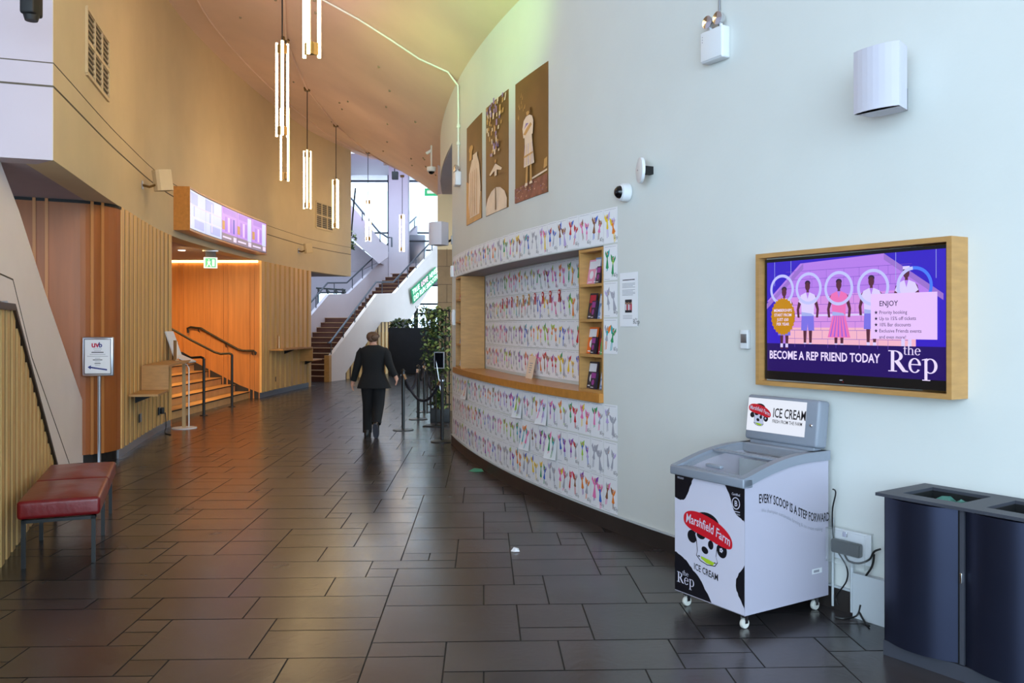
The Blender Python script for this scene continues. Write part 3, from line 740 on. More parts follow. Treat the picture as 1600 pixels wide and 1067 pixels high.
def actor(fx, hz, shirt, low, skirt=False, k=1.0):
    cx = X(fx); yy = y - .003; top = Z(hz); q = lambda pts, m, d=0: b.poly([(cx + a_, yy - d, top - c_) for a_, c_ in pts], m)
    b.ell(cx, top - .032, .019, .028, yy - .001, 'scr_skin', 14); b.ell(cx, top - .013, .021, .017, yy - .0005, 'scr_ink', 12); q([(-.008, .05), (.008, .05), (.01, .075), (-.01, .075)], 'scr_skin')
    for s_ in (-1, 1):
        q([(s_ * .05, .085), (s_ * .066, .10), (s_ * .085, .175), (s_ * .078, .225), (s_ * .062, .225), (s_ * .066, .175), (s_ * .045, .12)], 'scr_skin', -.0004)
        q([(s_ * .008, .30), (s_ * .034, .30), (s_ * .03, .39), (s_ * .012, .39)], 'scr_skin', -.0003); b.rect(min(cx + s_ * .010, cx + s_ * .031), Z(zc), max(cx + s_ * .010, cx + s_ * .031), top - .38, yy, 'scr_shirt')
    q([(-.015, .07), (.015, .07), (.052, .085), (.072, .125), (.05, .14), (.046, .215), (-.046, .215), (-.05, .14), (-.072, .125), (-.052, .085)], shirt)
    q([(-.012, .07), (.012, .07), (0, .11)], 'scr_set', .0004); q([(-.046, .19), (.03, .2), (.046, .215), (-.046, .215)], 'scr_pale2', .0004)
    if skirt:
        q([(-.042, .205), (.042, .205), (.08, .345), (-.08, .345)], low, .0003)
        for j in range(5): q([(-.03 + .014 * j, .215), (-.026 + .014 * j, .215), (-.055 + .028 * j, .34), (-.065 + .028 * j, .34)], 'scr_violet', .0006)
    else: q([(-.046, .21), (.046, .21), (.05, .305), (.004, .305), (0, .26), (-.004, .305), (-.05, .305)], low, .0003)
actor(.118, .235, 'scr_shirt', 'scr_short'); actor(.268, .19, 'scr_shirt', 'scr_short'); actor(.455, .19, 'scr_pink', 'scr_pink', True); actor(.635, .175, 'scr_shirt', 'scr_short'); actor(.815, .125, 'scr_shirt', 'scr_short')
b.rect(X(.798), Z(.14), X(.832), Z(.115), y - .0045, 'scr_shirt')
for k, (fx, fz) in enumerate(rings):
    R_ = .096 + .003 * k
    b.ring(X(fx), Z(fz), R_, R_, R_ - .018, R_ - .018, y - .006, 'scr_ring_blue' if k == 4 else 'scr_ring')
    if k == 4: b.ring(X(fx), Z(fz), R_, R_, R_ - .018, R_ - .018, y - .0063, 'scr_ring', 95, 250)
# badge
gx, gz = X(.112), Z(.50); n = 26; pts = []
for k in range(2 * n):
    r_ = .108 if k % 2 == 0 else .099; a = PI * k / n; pts.append((gx + r_ * .92 * math.cos(a), y - .007, gz + r_ * 1.12 * math.sin(a)))
b.poly(pts, 'scr_gold')
for k, st in enumerate(('MEMBERSHIPS', 'START FROM', 'JUST £60', 'PER YEAR')): b.text(st, gx, gz + .030 - .029 * k, .026, y - .008, 'scr_text', 'CENTER', .92, .012)
# card
cx0, cx1 = X(.635), X(.965); cz0, cz1 = Z(.69), Z(.325)
b.rect(cx0, cz0, cx1, cz1, y - .008, 'scr_card')
b.text('ENJOY', cx0 + .055, cz1 - .070, .042, y - .009, 'scr_ink', sx=.95, bold=.008)
for k, st in enumerate(('Priority booking', 'Up to 15% off tickets', '10% Bar discounts', 'Exclusive Friends events', 'and even more!')):
    zz = cz1 - .115 - .0345 * k; b.text(st, cx0 + .055, zz, .0285, y - .009, 'scr_ink', sx=.93)
    if k < 4:
        st_ = [(cx0 + .035 + (.012 if q % 2 == 0 else .005) * math.sin(PI * q / 5), y - .009, zz + .009 + (.012 if q % 2 == 0 else .005) * math.cos(PI * q / 5)) for q in range(10)]; b.poly(st_, 'scr_ink')
b.text('BECOME A REP FRIEND TODAY', X(.018), Z(.885), .072, y - .003, 'scr_text', sx=.80, bold=.022)
the_rep(b, X(.722), Z(.948), .172, y - .003, 'scr_text', 1.08)
b.build('screen_image', bz)
b = MB(T); b.rect(WD * .46, th + .030, WD * .475, th + .036, .0445, 'print_grey'); b.ell(WD * .478, th + .024, .003, .003, .0444, 'vinyl_red', 8); b.build('power_light', bz)

# ---- thermostat beside the screen
q, z = RW.uv(1167, 545); T = RW.fr(q, 0, z); t = thing('wall_sensor', 'small white wall control left of the large screen', 'thermostat', None, M=T)
b = MB(T); b.box(-.035, -.03, 0, .035, 0, .128, 'white_plastic', .006); b.build('housing', t)
b = MB(T); b.box(-.026, -.0325, .04, .026, -.028, .10, 'metal_grey', .002); b.build('display', t)

# ---- loudspeakers
def wall_speaker(u, v, hgt, wid, dep, yaw, tilt, label, C, off=.22, m='speaker_white'):
    q, z = C.uv(u, v); Tw = C.fr(q, 0, z); T = Tw @ Matrix.Translation((0, -off, 0)) @ Matrix.Rotation(math.radians(yaw), 4, 'Z') @ Matrix.Rotation(math.radians(tilt), 4, 'X')
    t = thing('loudspeaker', label, 'speaker', None, M=T)
    b = MB(T); n = 8; out = []
    for k in range(n + 1):
        a = -1 + 2 * k / n; out.append((a * wid / 2, -dep * .5 - .03 * (1 - a * a), -hgt / 2))
    out += [(wid * .40, dep * .35, -hgt / 2), (wid * .22, dep * .5, -hgt / 2), (-wid * .22, dep * .5, -hgt / 2), (-wid * .40, dep * .35, -hgt / 2)]
    b.extr(out, (0, 0, hgt), m); b.build('cabinet', t)
    b = MB(T); out = [(a * 1.01, y_ - .006 if i < n + 1 else y_, z_ ) for i, (a, y_, z_) in enumerate(out[:n + 1])]
    b.extr(out + [(wid * .5, -dep * .40, -hgt / 2), (-wid * .5, -dep * .40, -hgt / 2)], (0, 0, hgt * 1.0), m); b.build('front_grille', t)
    b = MB(T); Wi = T.inverted() @ Tw
    p0, p1 = Vector((0, dep * .45, -hgt * .2)), Wi @ Vector((0, -.005, -hgt * .25))
    b.tube([p0, p0.lerp(p1, .5) + Vector((0, 0, -.03)), p1], .018, 'metal_black' if m == 'speaker_white' else 'brass', 8)
    c_ = [Wi @ Vector(p) for p in ((-.04, -.012, -hgt * .25 - .06), (.04, -.012, -hgt * .25 - .06), (.04, -.012, -hgt * .25 + .06), (-.04, -.012, -hgt * .25 + .06))]
    b.extr(c_, (Wi.to_3x3() @ Vector((0, .012, 0))), 'metal_grey'); b.build('wall_bracket', t)
    return t
wall_speaker(1408, 134, .345, .26, .15, 2, 0, 'large pale lilac loudspeaker high on the wall above the screen', RW, .17)
wall_speaker(706, 366, .33, .25, .20, 40, 0, 'pale lilac loudspeaker on the far edge of the right wall by the opening', RW, .17)
wall_speaker(222, 281, .30, .24, .20, 38, -8, 'cream loudspeaker beside the left end of the menu screens', LW, .26, 'plaster_left')
wall_speaker(466, 388, .26, .20, .18, 35, -8, 'smaller cream loudspeaker right of the menu screens below the vent', LW, .26, 'plaster_left')

# ---- emergency light, wifi disc, dome cameras, switch boxes, conduits
def emergency(u, v, label, k=1.0, top=None):
    q, z = RW.uv(u, v); T = RW.fr(q, 0, z); t = thing('emergency_light', label, 'emergency light', None, M=T)
    b = MB(T); b.box(-.105 * k, -.075, -.12 * k, .105 * k, 0, .10 * k, 'white_plastic', .012); b.build('housing', t)
    b = MB(T); b.box(-.10 * k, -.081, -.11 * k, .10 * k, -.076, .09 * k, 'white_plastic', .002)
    for j in range(3): b.ell(-.082 * k, .06 * k - .018 * j, .004, .004, -.082, 'print_grey', 8)
    b.build('cover', t)
    for s_ in (-1, 1):
        b = MB(T); c = (s_ * .05 * k + .01, -.05, .135 * k); b.tube([(c[0], -.035, .09 * k), c], .012, 'white_plastic', 8)
        b.lathe([(.015, .03), (.04, .0), (.045, -.03), (.0, -.035)], 'chrome', 16, (c[0], c[1], c[2] + .02), 'y'); b.build('lamp_head', t)
    if top:
        b = MB(T); b.tube([(.02, -.02, .10), (.02, -.02, top)], .008, 'metal_grey', 8); b.build('conduit', t)
emergency(1124, 70, 'white twin-head emergency light on a conduit near the top of the right wall', 1, 1.2)
emergency(719, 279, 'small white emergency light on a conduit left of the tall posters', .85)
q, z = RW.uv(1018, 267); T = RW.fr(q, 0, z); t = thing('wireless_access_point', 'round white access point standing off the wall above the dome camera', 'access point', None, M=T)
Tr = T @ Matrix.Translation((-.02, -.09, 0)) @ Matrix.Rotation(math.radians(-22), 4, 'Z')
b = MB(Tr); b.lathe([(.0, -.022), (.06, -.022), (.098, -.01), (.1, .012), (.0, .016)], 'white_plastic', 32, (0, 0, 0), 'y'); b.ell(0, 0, .012, .006, -.0235, 'print_grey', 10); b.build('disc', t)
b = MB(T); b.box(-.025, -.085, -.03, .025, 0, .03, 'dark'); b.build('mounting_bracket', t)
def dome(T, r, label, name='dome_camera', ax='y'):
    t = thing(name, label, 'security camera', None, M=T)
    b = MB(T); b.lathe([(r, 0), (r, -r * .5), (r * .92, -r * .9), (r * .7, -r * 1.0)], 'white_plastic', 28, (0, 0, 0), ax); b.build('housing', t)
    b = MB(T); b.lathe([(r * .72, -r * .95), (r * .62, -r * 1.25), (r * .35, -r * 1.5), (.001, -r * 1.58)], 'dark_glass', 24, (0, 0, 0), ax); b.build('dome', t)
q, z = RW.uv(981, 301); dome(RW.fr(q, 0, z) @ Matrix.Rotation(math.radians(-8), 4, 'Z'), .075, 'white dome camera on the wall above the small notice')
Yc = 16.4; p = P(674, 262, Yc); zc_ = ceilZ(p.x, Yc)
dome(Matrix.Translation((p.x, Yc, zc_ - .42)), .088, 'dome camera hanging under the ceiling at the far edge of the right wall', ax='z')
b = MB(); b.tube([(p.x, Yc, zc_), (p.x, Yc, zc_ - .42)], .016, 'white_plastic', 8); b.tube([(p.x, Yc, zc_ - .1), (p.x - .1, Yc, zc_ - .16)], .03, 'white_plastic', 8)
o = b.build('camera_pole'); tag(o, 'white drop pole that carries the hanging dome camera', 'pole')
# switch plates by the opening
for u, v, h_, lab in ((707, 424, .16, 'white wall plate at the far end of the right wall under the speaker'), (709, 496, .22, 'lower white wall plate at the far end of the right wall beside the ivy')):
    q, z = RW.uv(u + 1.5, v); T = RW.fr(q, 0, z); b = MB(T); b.box(-.05, -.04, -h_ / 2, .05, 0, h_ / 2, 'white_plastic', .008); b.box(-.03, -.045, -h_ * .3, .03, -.03, h_ * .3, 'white_plastic', .004); tag(b.build('switch_plate'), lab, 'wall plate')
# conduit across the ceiling and down to the small emergency light
q0, zz = RW.uv(719, 279); p = RW.at(q0)
b = MB(); pts = []
for (u, v) in ((470, -28), (500, -3), (560, 30), (610, 62), (655, 92), (700, 112)):
    # meet the ceiling along the pixel ray
    for k in range(200):
        Yk = 5 + k * .06; c = P(u, v, Yk)
        if c.z >= ceilZ(c.x, c.y) - .03: break
    pts.append((c.x, c.y, ceilZ(c.x, c.y) - .03))
e_ = RW.pt(q0, .03, 4.95); pts += [e_, RW.pt(q0, .025, 4.6), RW.pt(q0, .025, zz + .12)]
b.tube(pts, .014, 'plaster', 8)
for v_ in (.45, .75): c = Vector(pts[-1]).lerp(Vector(pts[-2]), v_); b.tube([c - Vector((0, 0, .02)), c + Vector((0, 0, .02))], .026, 'plaster', 8)
tag(b.build('conduit'), 'painted conduit crossing the ceiling and dropping to the small emergency light', 'conduit')
b = MB(); pts = []
for k in range(40): y = 10.2 + k * .42; x = XL(y) + .55; pts.append((x, y, ceilZ(x, y) - .02))
b.tube(pts, .018, 'ceiling_paint', 8); tag(b.build('conduit'), 'painted cable pipe running along the ceiling beside the left wall', 'conduit')
b = MB(); pts = []
b.tube([(XL(10.6) + .02, 10.6, 6.95), (XL(10.6) + .03, 10.6, 7.08), (XL(11.3) + .3, 11.3, 6.9), (XL(12) + .55, 12, ceilZ(XL(12) + .55, 12) - .03)], .012, 'brass', 6)
tag(b.build('ceiling_cable'), 'thin dark cable looping from the left wall to the ceiling pipe', 'cable')

# ---- tall posters
def poster(us, ub, label, art):
    """us: (u, vtop, vbottom) at left and right edge"""
    qa, za1 = RW.uv(us[0], us[1]); _, za0 = RW.uv(us[0], us[2]); qb, zb1 = RW.uv(ub[0], ub[1]); _, zb0 = RW.uv(ub[0], ub[2])
    z0, z1 = (za0 + zb0) / 2, (za1 + zb1) / 2; W = qb - qa
    t = MB(); curved(t, RW, qa, qb, z0, z1, .006, 0, 'poster_brown', .1)
    def pm(pts, m, d):       # pts in 0..1, 0..1
        d = .011 + (d - .0065) * 2
        t.add([RW.pt(qa + a * W, d, z0 + c * (z1 - z0)) for a, c in pts], [list(range(len(pts)))], m)
    art(pm); o = t.build('wall_poster'); tag(o, label, 'poster', 'three tall theatre photographs on the right wall'); return o
def E_(cx, cz, rx, rz, n=14): return [(cx + rx * math.cos(2 * PI * k / n), cz + rz * math.sin(2 * PI * k / n)) for k in range(n)]
def art1(pm):
    pm([(0, 0), (1, 0), (1, .25), (0, .45)], 'poster_amber', .0065)
    pm([(.28, .05), (.9, .05), (.97, .3), (.9, .52), (.78, .62), (.42, .62), (.22, .5), (.18, .2)], 'poster_light', .008); pm([(.52, .55), (.78, .55), (.78, .66), (.5, .66)], 'poster_light', .0095)
    pm(E_(.36, .74, .14, .035), 'poster_amber', .008); pm([(.25, .63), (.42, .63), (.45, .72), (.28, .78)], 'poster_amber', .0085)
    for k in range(4): pm([(.3 + .15 * k, .06), (.33 + .15 * k, .06), (.38 + .13 * k, .5), (.36 + .13 * k, .5)], 'poster_amber', .011)
def art2(pm):
    r = random.Random(2)
    for k in range(70):
        a = r.uniform(-.42, .42); q_ = r.uniform(.0, 1); x = .5 + a * (.4 + .6 * q_); z = .50 + .47 * q_ + r.uniform(-.02, .02); h = .02 + .035 * r.random()
        w_ = .018 + .012 * r.random(); lean = (x - .5) * .05; pm([(x - w_, z), (x + w_, z), (x + w_ + lean, z + h), (x - w_ + lean, z + h)], ['poster_light', 'poster_violet', 'poster_amber'][k % 3], .007 + .0002 * k)
    pm([(.04, .0), (.96, .0), (.97, .08), (.88, .15), (.7, .2), (.5, .22), (.3, .2), (.12, .15), (.03, .08)], 'poster_light', .0075); pm([(.04, 0), (.96, 0), (.96, .03), (.04, .03)], 'poster_light', .0075)
    pm([(.22, .36), (.5, .43), (.78, .36), (.74, .345), (.56, .37), (.56, .32), (.46, .32), (.46, .37), (.26, .345)], 'poster_light', .009); pm(E_(.5, .45, .035, .016), 'poster_amber', .009)
    pm([(.485, .02), (.53, .02), (.515, .32), (.495, .32)], 'poster_brown', .0095)
def art3(pm):
    pm([(0, 0), (1, 0), (1, .145), (.6, .135), (0, .12)], 'poster_floor', .007); pm([(.55, .14), (1, .165), (1, .18), (.55, .155)], 'poster_light', .0085); pm([(.9, .19), (1, .2), (1, .27), (.92, .26)], 'poster_amber', .0078)
    r = random.Random(8)
    for k in range(40): x = r.uniform(.02, .97); z = r.uniform(.01, .11); pm([(x, z), (x + .03, z + .002), (x + .02, z + .008)], ['poster_amber', 'poster_light', 'poster_violet'][k % 3], .0075 + .0001 * k)
    pm([(.34, .26), (.66, .265), (.63, .36), (.60, .45), (.58, .52), (.36, .52), (.37, .44), (.35, .35)], 'poster_light', .012)
    for k in range(5): x = .37 + .055 * k; pm([(x, .27), (x + .012, .27), (x + .008, .44), (x, .44)], 'poster_amber' if k % 2 else 'poster_violet', .0125)
    pm([(.33, .50), (.62, .50), (.64, .60), (.60, .645), (.52, .665), (.42, .665), (.34, .64), (.30, .58)], 'poster_light', .0130); pm(E_(.47, .695, .05, .028), 'poster_amber', .0135); pm([(.42, .70), (.43, .73), (.52, .735), (.55, .70), (.54, .66), (.50, .70)], 'poster_brown', .0138)
    pm([(.33, .53), (.40, .515), (.60, .575), (.56, .60), (.44, .57)], 'poster_amber', .0138); pm([(.36, .57), (.42, .61), (.50, .60), (.42, .585)], 'poster_violet', .014)
    pm([(.35, .335), (.63, .345), (.63, .36), (.35, .35)], 'poster_amber', .0138)
    pm([(.39, .12), (.45, .12), (.47, .26), (.41, .26)], 'poster_amber', .012); pm([(.53, .125), (.59, .125), (.58, .265), (.53, .265)], 'poster_amber', .012); pm([(.36, .105), (.46, .105), (.46, .125), (.39, .13)], 'poster_light', .0125); pm([(.51, .11), (.61, .11), (.6, .13), (.53, .13)], 'poster_light', .0125)
    for k in range(14): x = r.uniform(.1, .4); z = r.uniform(.66, .9); pm([(x, z), (x + .015, z), (x + .03, z + .04)], 'poster_amber', .0075)
poster((730, 199, 352), (753.5, 178, 341), 'narrowest tall poster, a robed pale figure on brown, farthest left of three', art1)
poster((760, 168, 337), (795, 141, 325), 'middle tall poster with hanging streaks of light above a white winged figure', art2)
poster((806, 130, 318), (857, 98, 300), 'largest tall poster, nearest of three, standing person in white dress on brown', art3)

# ---- counter, end shelf units and their leaflets
SU0 = RW.s_of_u(720.3); SU1 = RW.s_of_u(905)
b = MB(); curved(b, RW, SN0 - .03, SN1, CB, CT, .045, -.335, 'wood_counter', .1)
tag(b.build('serving_counter'), 'long curved orange-brown timber counter in the wall of drawings', 'counter')
def shelf_unit(s0, s1, label, nshelf, side):
    zb = CT
    t = thing('shelf_unit', label, 'shelves', None, M=RW.fr((s0 + s1) / 2, 0, zb))
    b = MB()
    for a in (s0, s1 - .02): curved(b, RW, a, a + .02, zb, NT - .01, .004, -.325, 'wood_frame', .1)
    b.build('side_panel', t)
    b = MB(); curved(b, RW, s0 + .02, s1 - .02, zb, NT - .01, -.14, -.15, 'wood_frame', .1); b.build('back_panel', t)
    for k in range(nshelf + 1):
        z = zb + (NT - .035 - zb) * k / nshelf; b = MB(); curved(b, RW, s0 + .02, s1 - .02, z, z + .024, .002, -.14, 'wood_frame', .1); b.build('shelf', t)
    return t
shelf_unit(SU1, SN1, 'tall timber leaflet shelves at the near end of the counter', 4, 1)
shelf_unit(SN0, SU0, 'tall timber leaflet shelves at the far end of the counter by the ivy', 4, -1)
mat('lf_pink', (226, 150, 176), .5); mat('lf_dark', (44, 38, 52), .4); mat('lf_purple', (150, 60, 140), .5); mat('lf_blue', (130, 150, 190), .5); mat('lf_orange', (232, 110, 40), .5); mat('lf_green', (90, 170, 100), .5); mat('lf_white', (225, 222, 228), .5); mat('lf_red', (190, 40, 60), .5)
names = {'lf_pink': 'pink', 'lf_dark': 'dark', 'lf_purple': 'purple', 'lf_blue': 'blue-grey', 'lf_orange': 'orange', 'lf_green': 'green', 'lf_white': 'white', 'lf_red': 'red'}
def leaflet(s, z, h, w_, m1, m2, lean, label, group, thick=.012, d=-.05, yaw=0):
    T = RW.fr(s, d, z) @ Matrix.Rotation(math.radians(yaw), 4, 'Z') @ Matrix.Rotation(-math.radians(lean), 4, 'X')
    b = MB(T); b.box(-w_ / 2, 0, 0, w_ / 2, thick, h, m1)
    b.rect(-w_ * .42, h * .62, w_ * .42, h * .93, -.001, m2); b.ell(0, h * .38, w_ * .26, h * .17, -.001, m2, 10); b.rect(-w_ * .36, h * .07, w_ * .2, h * .11, -.001, 'lf_white')
    o = b.build('leaflet'); tag(o, label, 'leaflet', group); return o
shz = [CT + .026 + (NT - .035 - CT) * k / 4 for k in range(4)]
rows_ = {3: [('lf_pink', 'lf_white', .22, .13, 0), ('lf_blue', 'lf_white', .235, .1, 0), ('lf_dark', 'lf_purple', .15, .07, 1), ('lf_purple', 'lf_pink', .235, .11, 0)],
         2: [('lf_dark', 'lf_red', .23, .12, 0), ('lf_dark', 'lf_purple', .16, .07, 1), ('lf_blue', 'lf_white', .22, .12, 0), ('lf_white', 'lf_red', .17, .09, 1)],
         1: [('lf_orange', 'lf_white', .235, .15, 0), ('lf_dark', 'lf_purple', .15, .07, 1), ('lf_red', 'lf_dark', .22, .1, 0), ('lf_green', 'lf_pink', .18, .1, 1)],
         0: [('lf_dark', 'lf_white', .235, .15, 0), ('lf_dark', 'lf_purple', .15, .09, 1), ('lf_blue', 'lf_white', .15, .05, 0)]}
shn = {3: 'top', 2: 'second', 1: 'third', 0: 'bottom'}; posn = ['far left', 'left middle', 'right middle', 'far right']
for k, its in rows_.items():
    for j, (m1, m2, h, w_, fr2) in enumerate(its):
        s = SU1 + .09 + .088 * j
        leaflet(s, shz[k], h * 1.0, w_, m1, m2, 9, '%s leaflet with %s print, %s in the %s compartment of the near shelves' % (names[m1], names[m2], posn[j], shn[k]), 'leaflets on the near shelves', .012 + .01 * (j % 2), -.028 - (0 if fr2 else .035))
for k in range(4):
    for j in range(2):
        m1 = ['lf_white', 'lf_purple', 'lf_blue', 'lf_pink', 'lf_dark', 'lf_white', 'lf_red', 'lf_blue'][k * 2 + j]
        leaflet(SN0 + .12 + .19 * j, shz[k], .21, .13, m1, 'lf_dark' if m1 != 'lf_dark' else 'lf_pink', 10, '%s leaflet in the %s compartment of the far shelves by the ivy' % (names[m1], shn[k]), 'leaflets on the far shelves', .015, -.04)

# ---- the children's drawings
ORD = 'first second third fourth fifth sixth seventh eighth ninth tenth eleventh twelfth thirteenth fourteenth fifteenth sixteenth seventeenth eighteenth nineteenth twentieth twenty-first twenty-second twenty-third twenty-fourth twenty-fifth twenty-sixth twenty-seventh twenty-eighth'.split()
rp = random.Random(11); keys = list(PAL)
repv = MB(); the_rep(repv, 0, 0, .040, 0, 'print_black')
PALE = ['lilac', 'grey', 'pink', 'grey', 'lilac']
def fairy(b, cx, cz, k, cA, cB, flip, y, rnd, blank):
    f = -1 if flip else 1; lean = rnd.uniform(-.25, .25); rotm = (math.cos(lean), math.sin(lean))
    if blank: cA = cB = 'crayon_grey'
    cC = rnd.choice([cA, cB, 'crayon_' + rnd.choice(PALE)])
    def pl(pts, m, d=0): b.poly([(cx + (a * rotm[0] - c * rotm[1]) * k, y - d, cz + (a * rotm[1] + c * rotm[0]) * k) for a, c in pts], m)
    w = rnd.uniform(.7, 1.25)
    pl([(0, .012), (f * .012 * w, .05), (f * .04 * w, .07), (f * .034 * w, .03), (f * .02, .005)], cB)
    pl([(0, .012), (-f * .03 * w, .058), (-f * .038 * w, .035), (-f * .016, .0)], cC)
    pl([(.012 * math.cos(a), .034 + .013 * math.sin(a)) for a in [k_ * PI / 4 for k_ in range(8)]], 'skin' if not blank else 'crayon_grey', .0003)
    pl([(.009 * math.cos(a) + .002, .046 + .007 * math.sin(a)) for a in [k_ * PI / 3 for k_ in range(6)]], cC, .0004)
    pl([(-.012, .02), (.012, .02), (.007, -.012), (-.007, -.012)], cA, .0003)
    h = rnd.choice([-.045, -.06, -.085]); fl_ = rnd.uniform(.012, .024)
    pl([(-.007, -.012), (.007, -.012), (fl_, h), (0, h - .008), (-fl_, h)], cA if rnd.random() < .6 else cC, .0003)
    pl([(-.009, h), (-.002, h), (-.003, -.112), (-.009, -.112)], cB, .0002); pl([(.003, h), (.009, h), (.011, -.105), (.005, -.105)], cB, .0002)
    if rnd.random() < .5: pl([(.012, .015), (.034, .035), (.036, .030), (.014, .008)], 'skin', .0003)
def drawing(C, s, z, d, label, group, lift=0, rnd=rp, blank=False, tilt=0, curl=0):
    T = C.fr(s, d, z) @ Matrix.Rotation(math.radians(tilt), 4, 'Y')
    c1, c2, c3 = rnd.sample(keys, 3); c3 = rnd.choice(PALE) if rnd.random() < .55 and c1 not in PALE and c2 not in PALE else c3; blank_fig = False; b = MB(T); w_, h = .104, .147
    if curl:   # lower edge lifting off the wall
        n = 6; vs = []; 
        for i in range(n + 1): t_ = i / n; yy = -curl * (1 - t_) ** 2; vs += [(-w_, yy, -h + 2 * h * t_), (w_, yy * .4, -h + 2 * h * t_)]
        b.add(vs, [(2 * i, 2 * i + 1, 2 * i + 3, 2 * i + 2) for i in range(n)], 'paper', True); yo = -curl - .001
        for p in ((-.045, .0), (.045, .0)): pass
        b2 = None; yf = -curl * .9 - .001
        # drawing sits on the sheet: shear it along the same curve
        tmp = MB(Matrix()); fairy(tmp, -.045, .03, 1.15, 'crayon_' + c1, 'crayon_' + c2, False, 0, rnd, blank); fairy(tmp, .045, -.0, 1.15, 'crayon_' + c3, 'crayon_' + c1, True, 0, rnd, blank)
        for f_, mi_ in zip(tmp.f, tmp.m):
            pp = [tmp.v[i] for i in f_]; b.poly([(p.x, p.y - curl * (1 - (p.z + h) / (2 * h)) ** 2 - .0012, p.z) for p in pp], tmp.mats[mi_])
    else:
        b.box(-w_, -.0012, -h, w_, 0, h, 'paper'); y = -.0016
        b.rect(-w_ * .86, h * .90, w_ * .8, h * .915, y, 'print_grey')
        dx = rnd.uniform(-.008, .008); sc_ = rnd.uniform(1.0, 1.25)
        fairy(b, -.045 + dx, .03 + rnd.uniform(-.01, .02), sc_, 'crayon_' + c1, 'crayon_' + c2, False, y, rnd, blank); fairy(b, .042 + dx, .0 + rnd.uniform(-.01, .02), sc_ * rnd.uniform(.85, 1.05), 'crayon_' + c3, 'crayon_' + c1, True, y, rnd, blank)
        b.add([(.045 + p.x, y, -.118 + p.z) for p in repv.v], repv.f, 'print_black')
        if rnd.random() < .5: b.rect(-w_ * .9, -h * .93, -w_ * .1, -h * .915, y, 'print_grey')
    o = b.build('childrens_drawing'); tag(o, label(('grey outlines only',) if blank else (c1, c2, c3)), 'drawing', group)
def mk(where):
    def f(cs):
        if len(cs) == 1: return 'uncoloured drawing in grey outline, %s' % where
        return '%s, %s and %s drawing, %s' % (cs[0], cs[1], cs[2], where)
    return f
SR = RW.s_of_u(965.5) - .104; PITCH = .2125
nA = int((SR - (SE + .12)) / PITCH) + 1
for row, (zc_, nm) in enumerate(((2.535, 'in the row above the recess'), (.895, 'in the upper row under the counter'), (.59, 'in the middle row under the counter'), (.29, 'in the bottom row near the floor'))):
    for k in range(nA):
        s = SR - k * PITCH; i = nA - 1 - k
        cl = .05 if (row, k) in ((1, 9), (1, 6), (2, 8), (2, 5)) else (.06 if (row, k) == (1, 20) else 0)
        zz = zc_
        if row == 3: zz = .293
        drawing(RW, s, zz + rp.uniform(-.003, .003), .0035 if not cl else .004, mk('%s from the left %s' % (ORD[i], nm)), 'childrens drawings ' + nm, tilt=rp.uniform(-.6, .6), curl=cl, blank=(row, k) in ((1, 0), (2, 0), (2, 1), (0, 7), (3, 11)) or rp.random() < .08)
for k, nm in enumerate(('topmost of the column right of the near shelves', 'in the middle of the column right of the near shelves', 'lowest of the column right of the near shelves')):
    drawing(RW, SR, 2.225 - .306 * k, .0035, mk(nm), 'childrens drawings beside the near shelves', blank=k == 1)
SBk0, SBk1 = SU0 + .02, SU1 + .05
nB = int((SBk1 - SBk0) / PITCH)
for row in range(4):
    for k in range(nB):
        s = SBk0 + .115 + k * (SBk1 - SBk0 - .14) / nB
        drawing(RW, s, 2.215 - .303 * row, -.332, mk('%s from the left in the %s row inside the recess' % (ORD[k], ORD[row])), 'childrens drawings inside the recess, %s row' % ORD[row], blank=rp.random() < .1)
# rosettes pinned over the second row
mat('ros_red', (200, 30, 36), .6); mat('ros_gold', (216, 150, 30), .6)
for i, (u, c) in enumerate(((785, 'red'), (792, 'red'), (799.5, 'red'), (808, 'gold'), (817.5, 'gold'), (826, 'gold'), (836, 'red'), (848, 'red'), (859.5, 'red'), (873.5, 'red'))):
    k = (u - 800) / FOC; best = min(range(400), key=lambda j: abs(RW.pt(SU0 + j * .0125, -.32, 0).x - k * RW.pt(SU0 + j * .0125, -.32, 0).y)); s = SU0 + best * .0125
    T = RW.fr(s, -.324, 2.005 + .004 * i); b = MB(T); n = 14
    b.poly([((.030 if q % 2 else .034) * math.cos(PI * q / n), -.004, (.030 if q % 2 else .034) * math.sin(PI * q / n)) for q in range(2 * n)], 'ros_' + c)
    b.ell(0, 0, .016, .016, -.006, 'paper', 14); b.poly([(-.018, -.003, -.02), (.0, -.003, -.025), (-.012, -.003, -.10), (-.03, -.003, -.095)], 'ros_' + c); b.poly([(0, -.003, -.02), (.018, -.003, -.02), (.03, -.003, -.095), (.012, -.003, -.10)], 'ros_' + c)
    tag(b.build('rosette'), '%s ribbon rosette, %s from the left, pinned on the drawings inside the recess' % (c, ORD[i]), 'rosette', 'rosettes inside the recess')
# card on the counter
def s_at(u, d):
    k = (u - 800) / FOC; return min((SN0 + j * .01 for j in range(600)), key=lambda q: abs(RW.pt(q, d, 0).x - k * RW.pt(q, d, 0).y))
T = RW.fr(s_at(820, -.2), -.24, CT + .001) @ Matrix.Rotation(math.radians(-12), 4, 'X')
mat('cream_card', (232, 206, 180), .8)
b = MB(T); b.box(-.1, 0, 0, .1, .004, .25, 'cream_card')
for k, w_ in enumerate((.05, .035, .05, .04, .03)): b.rect(-w_, .165 - .025 * k, w_, .173 - .025 * k, -.001, 'print_grey')
tag(b.build('counter_card'), 'small cream card propped on the counter against the drawings', 'card')
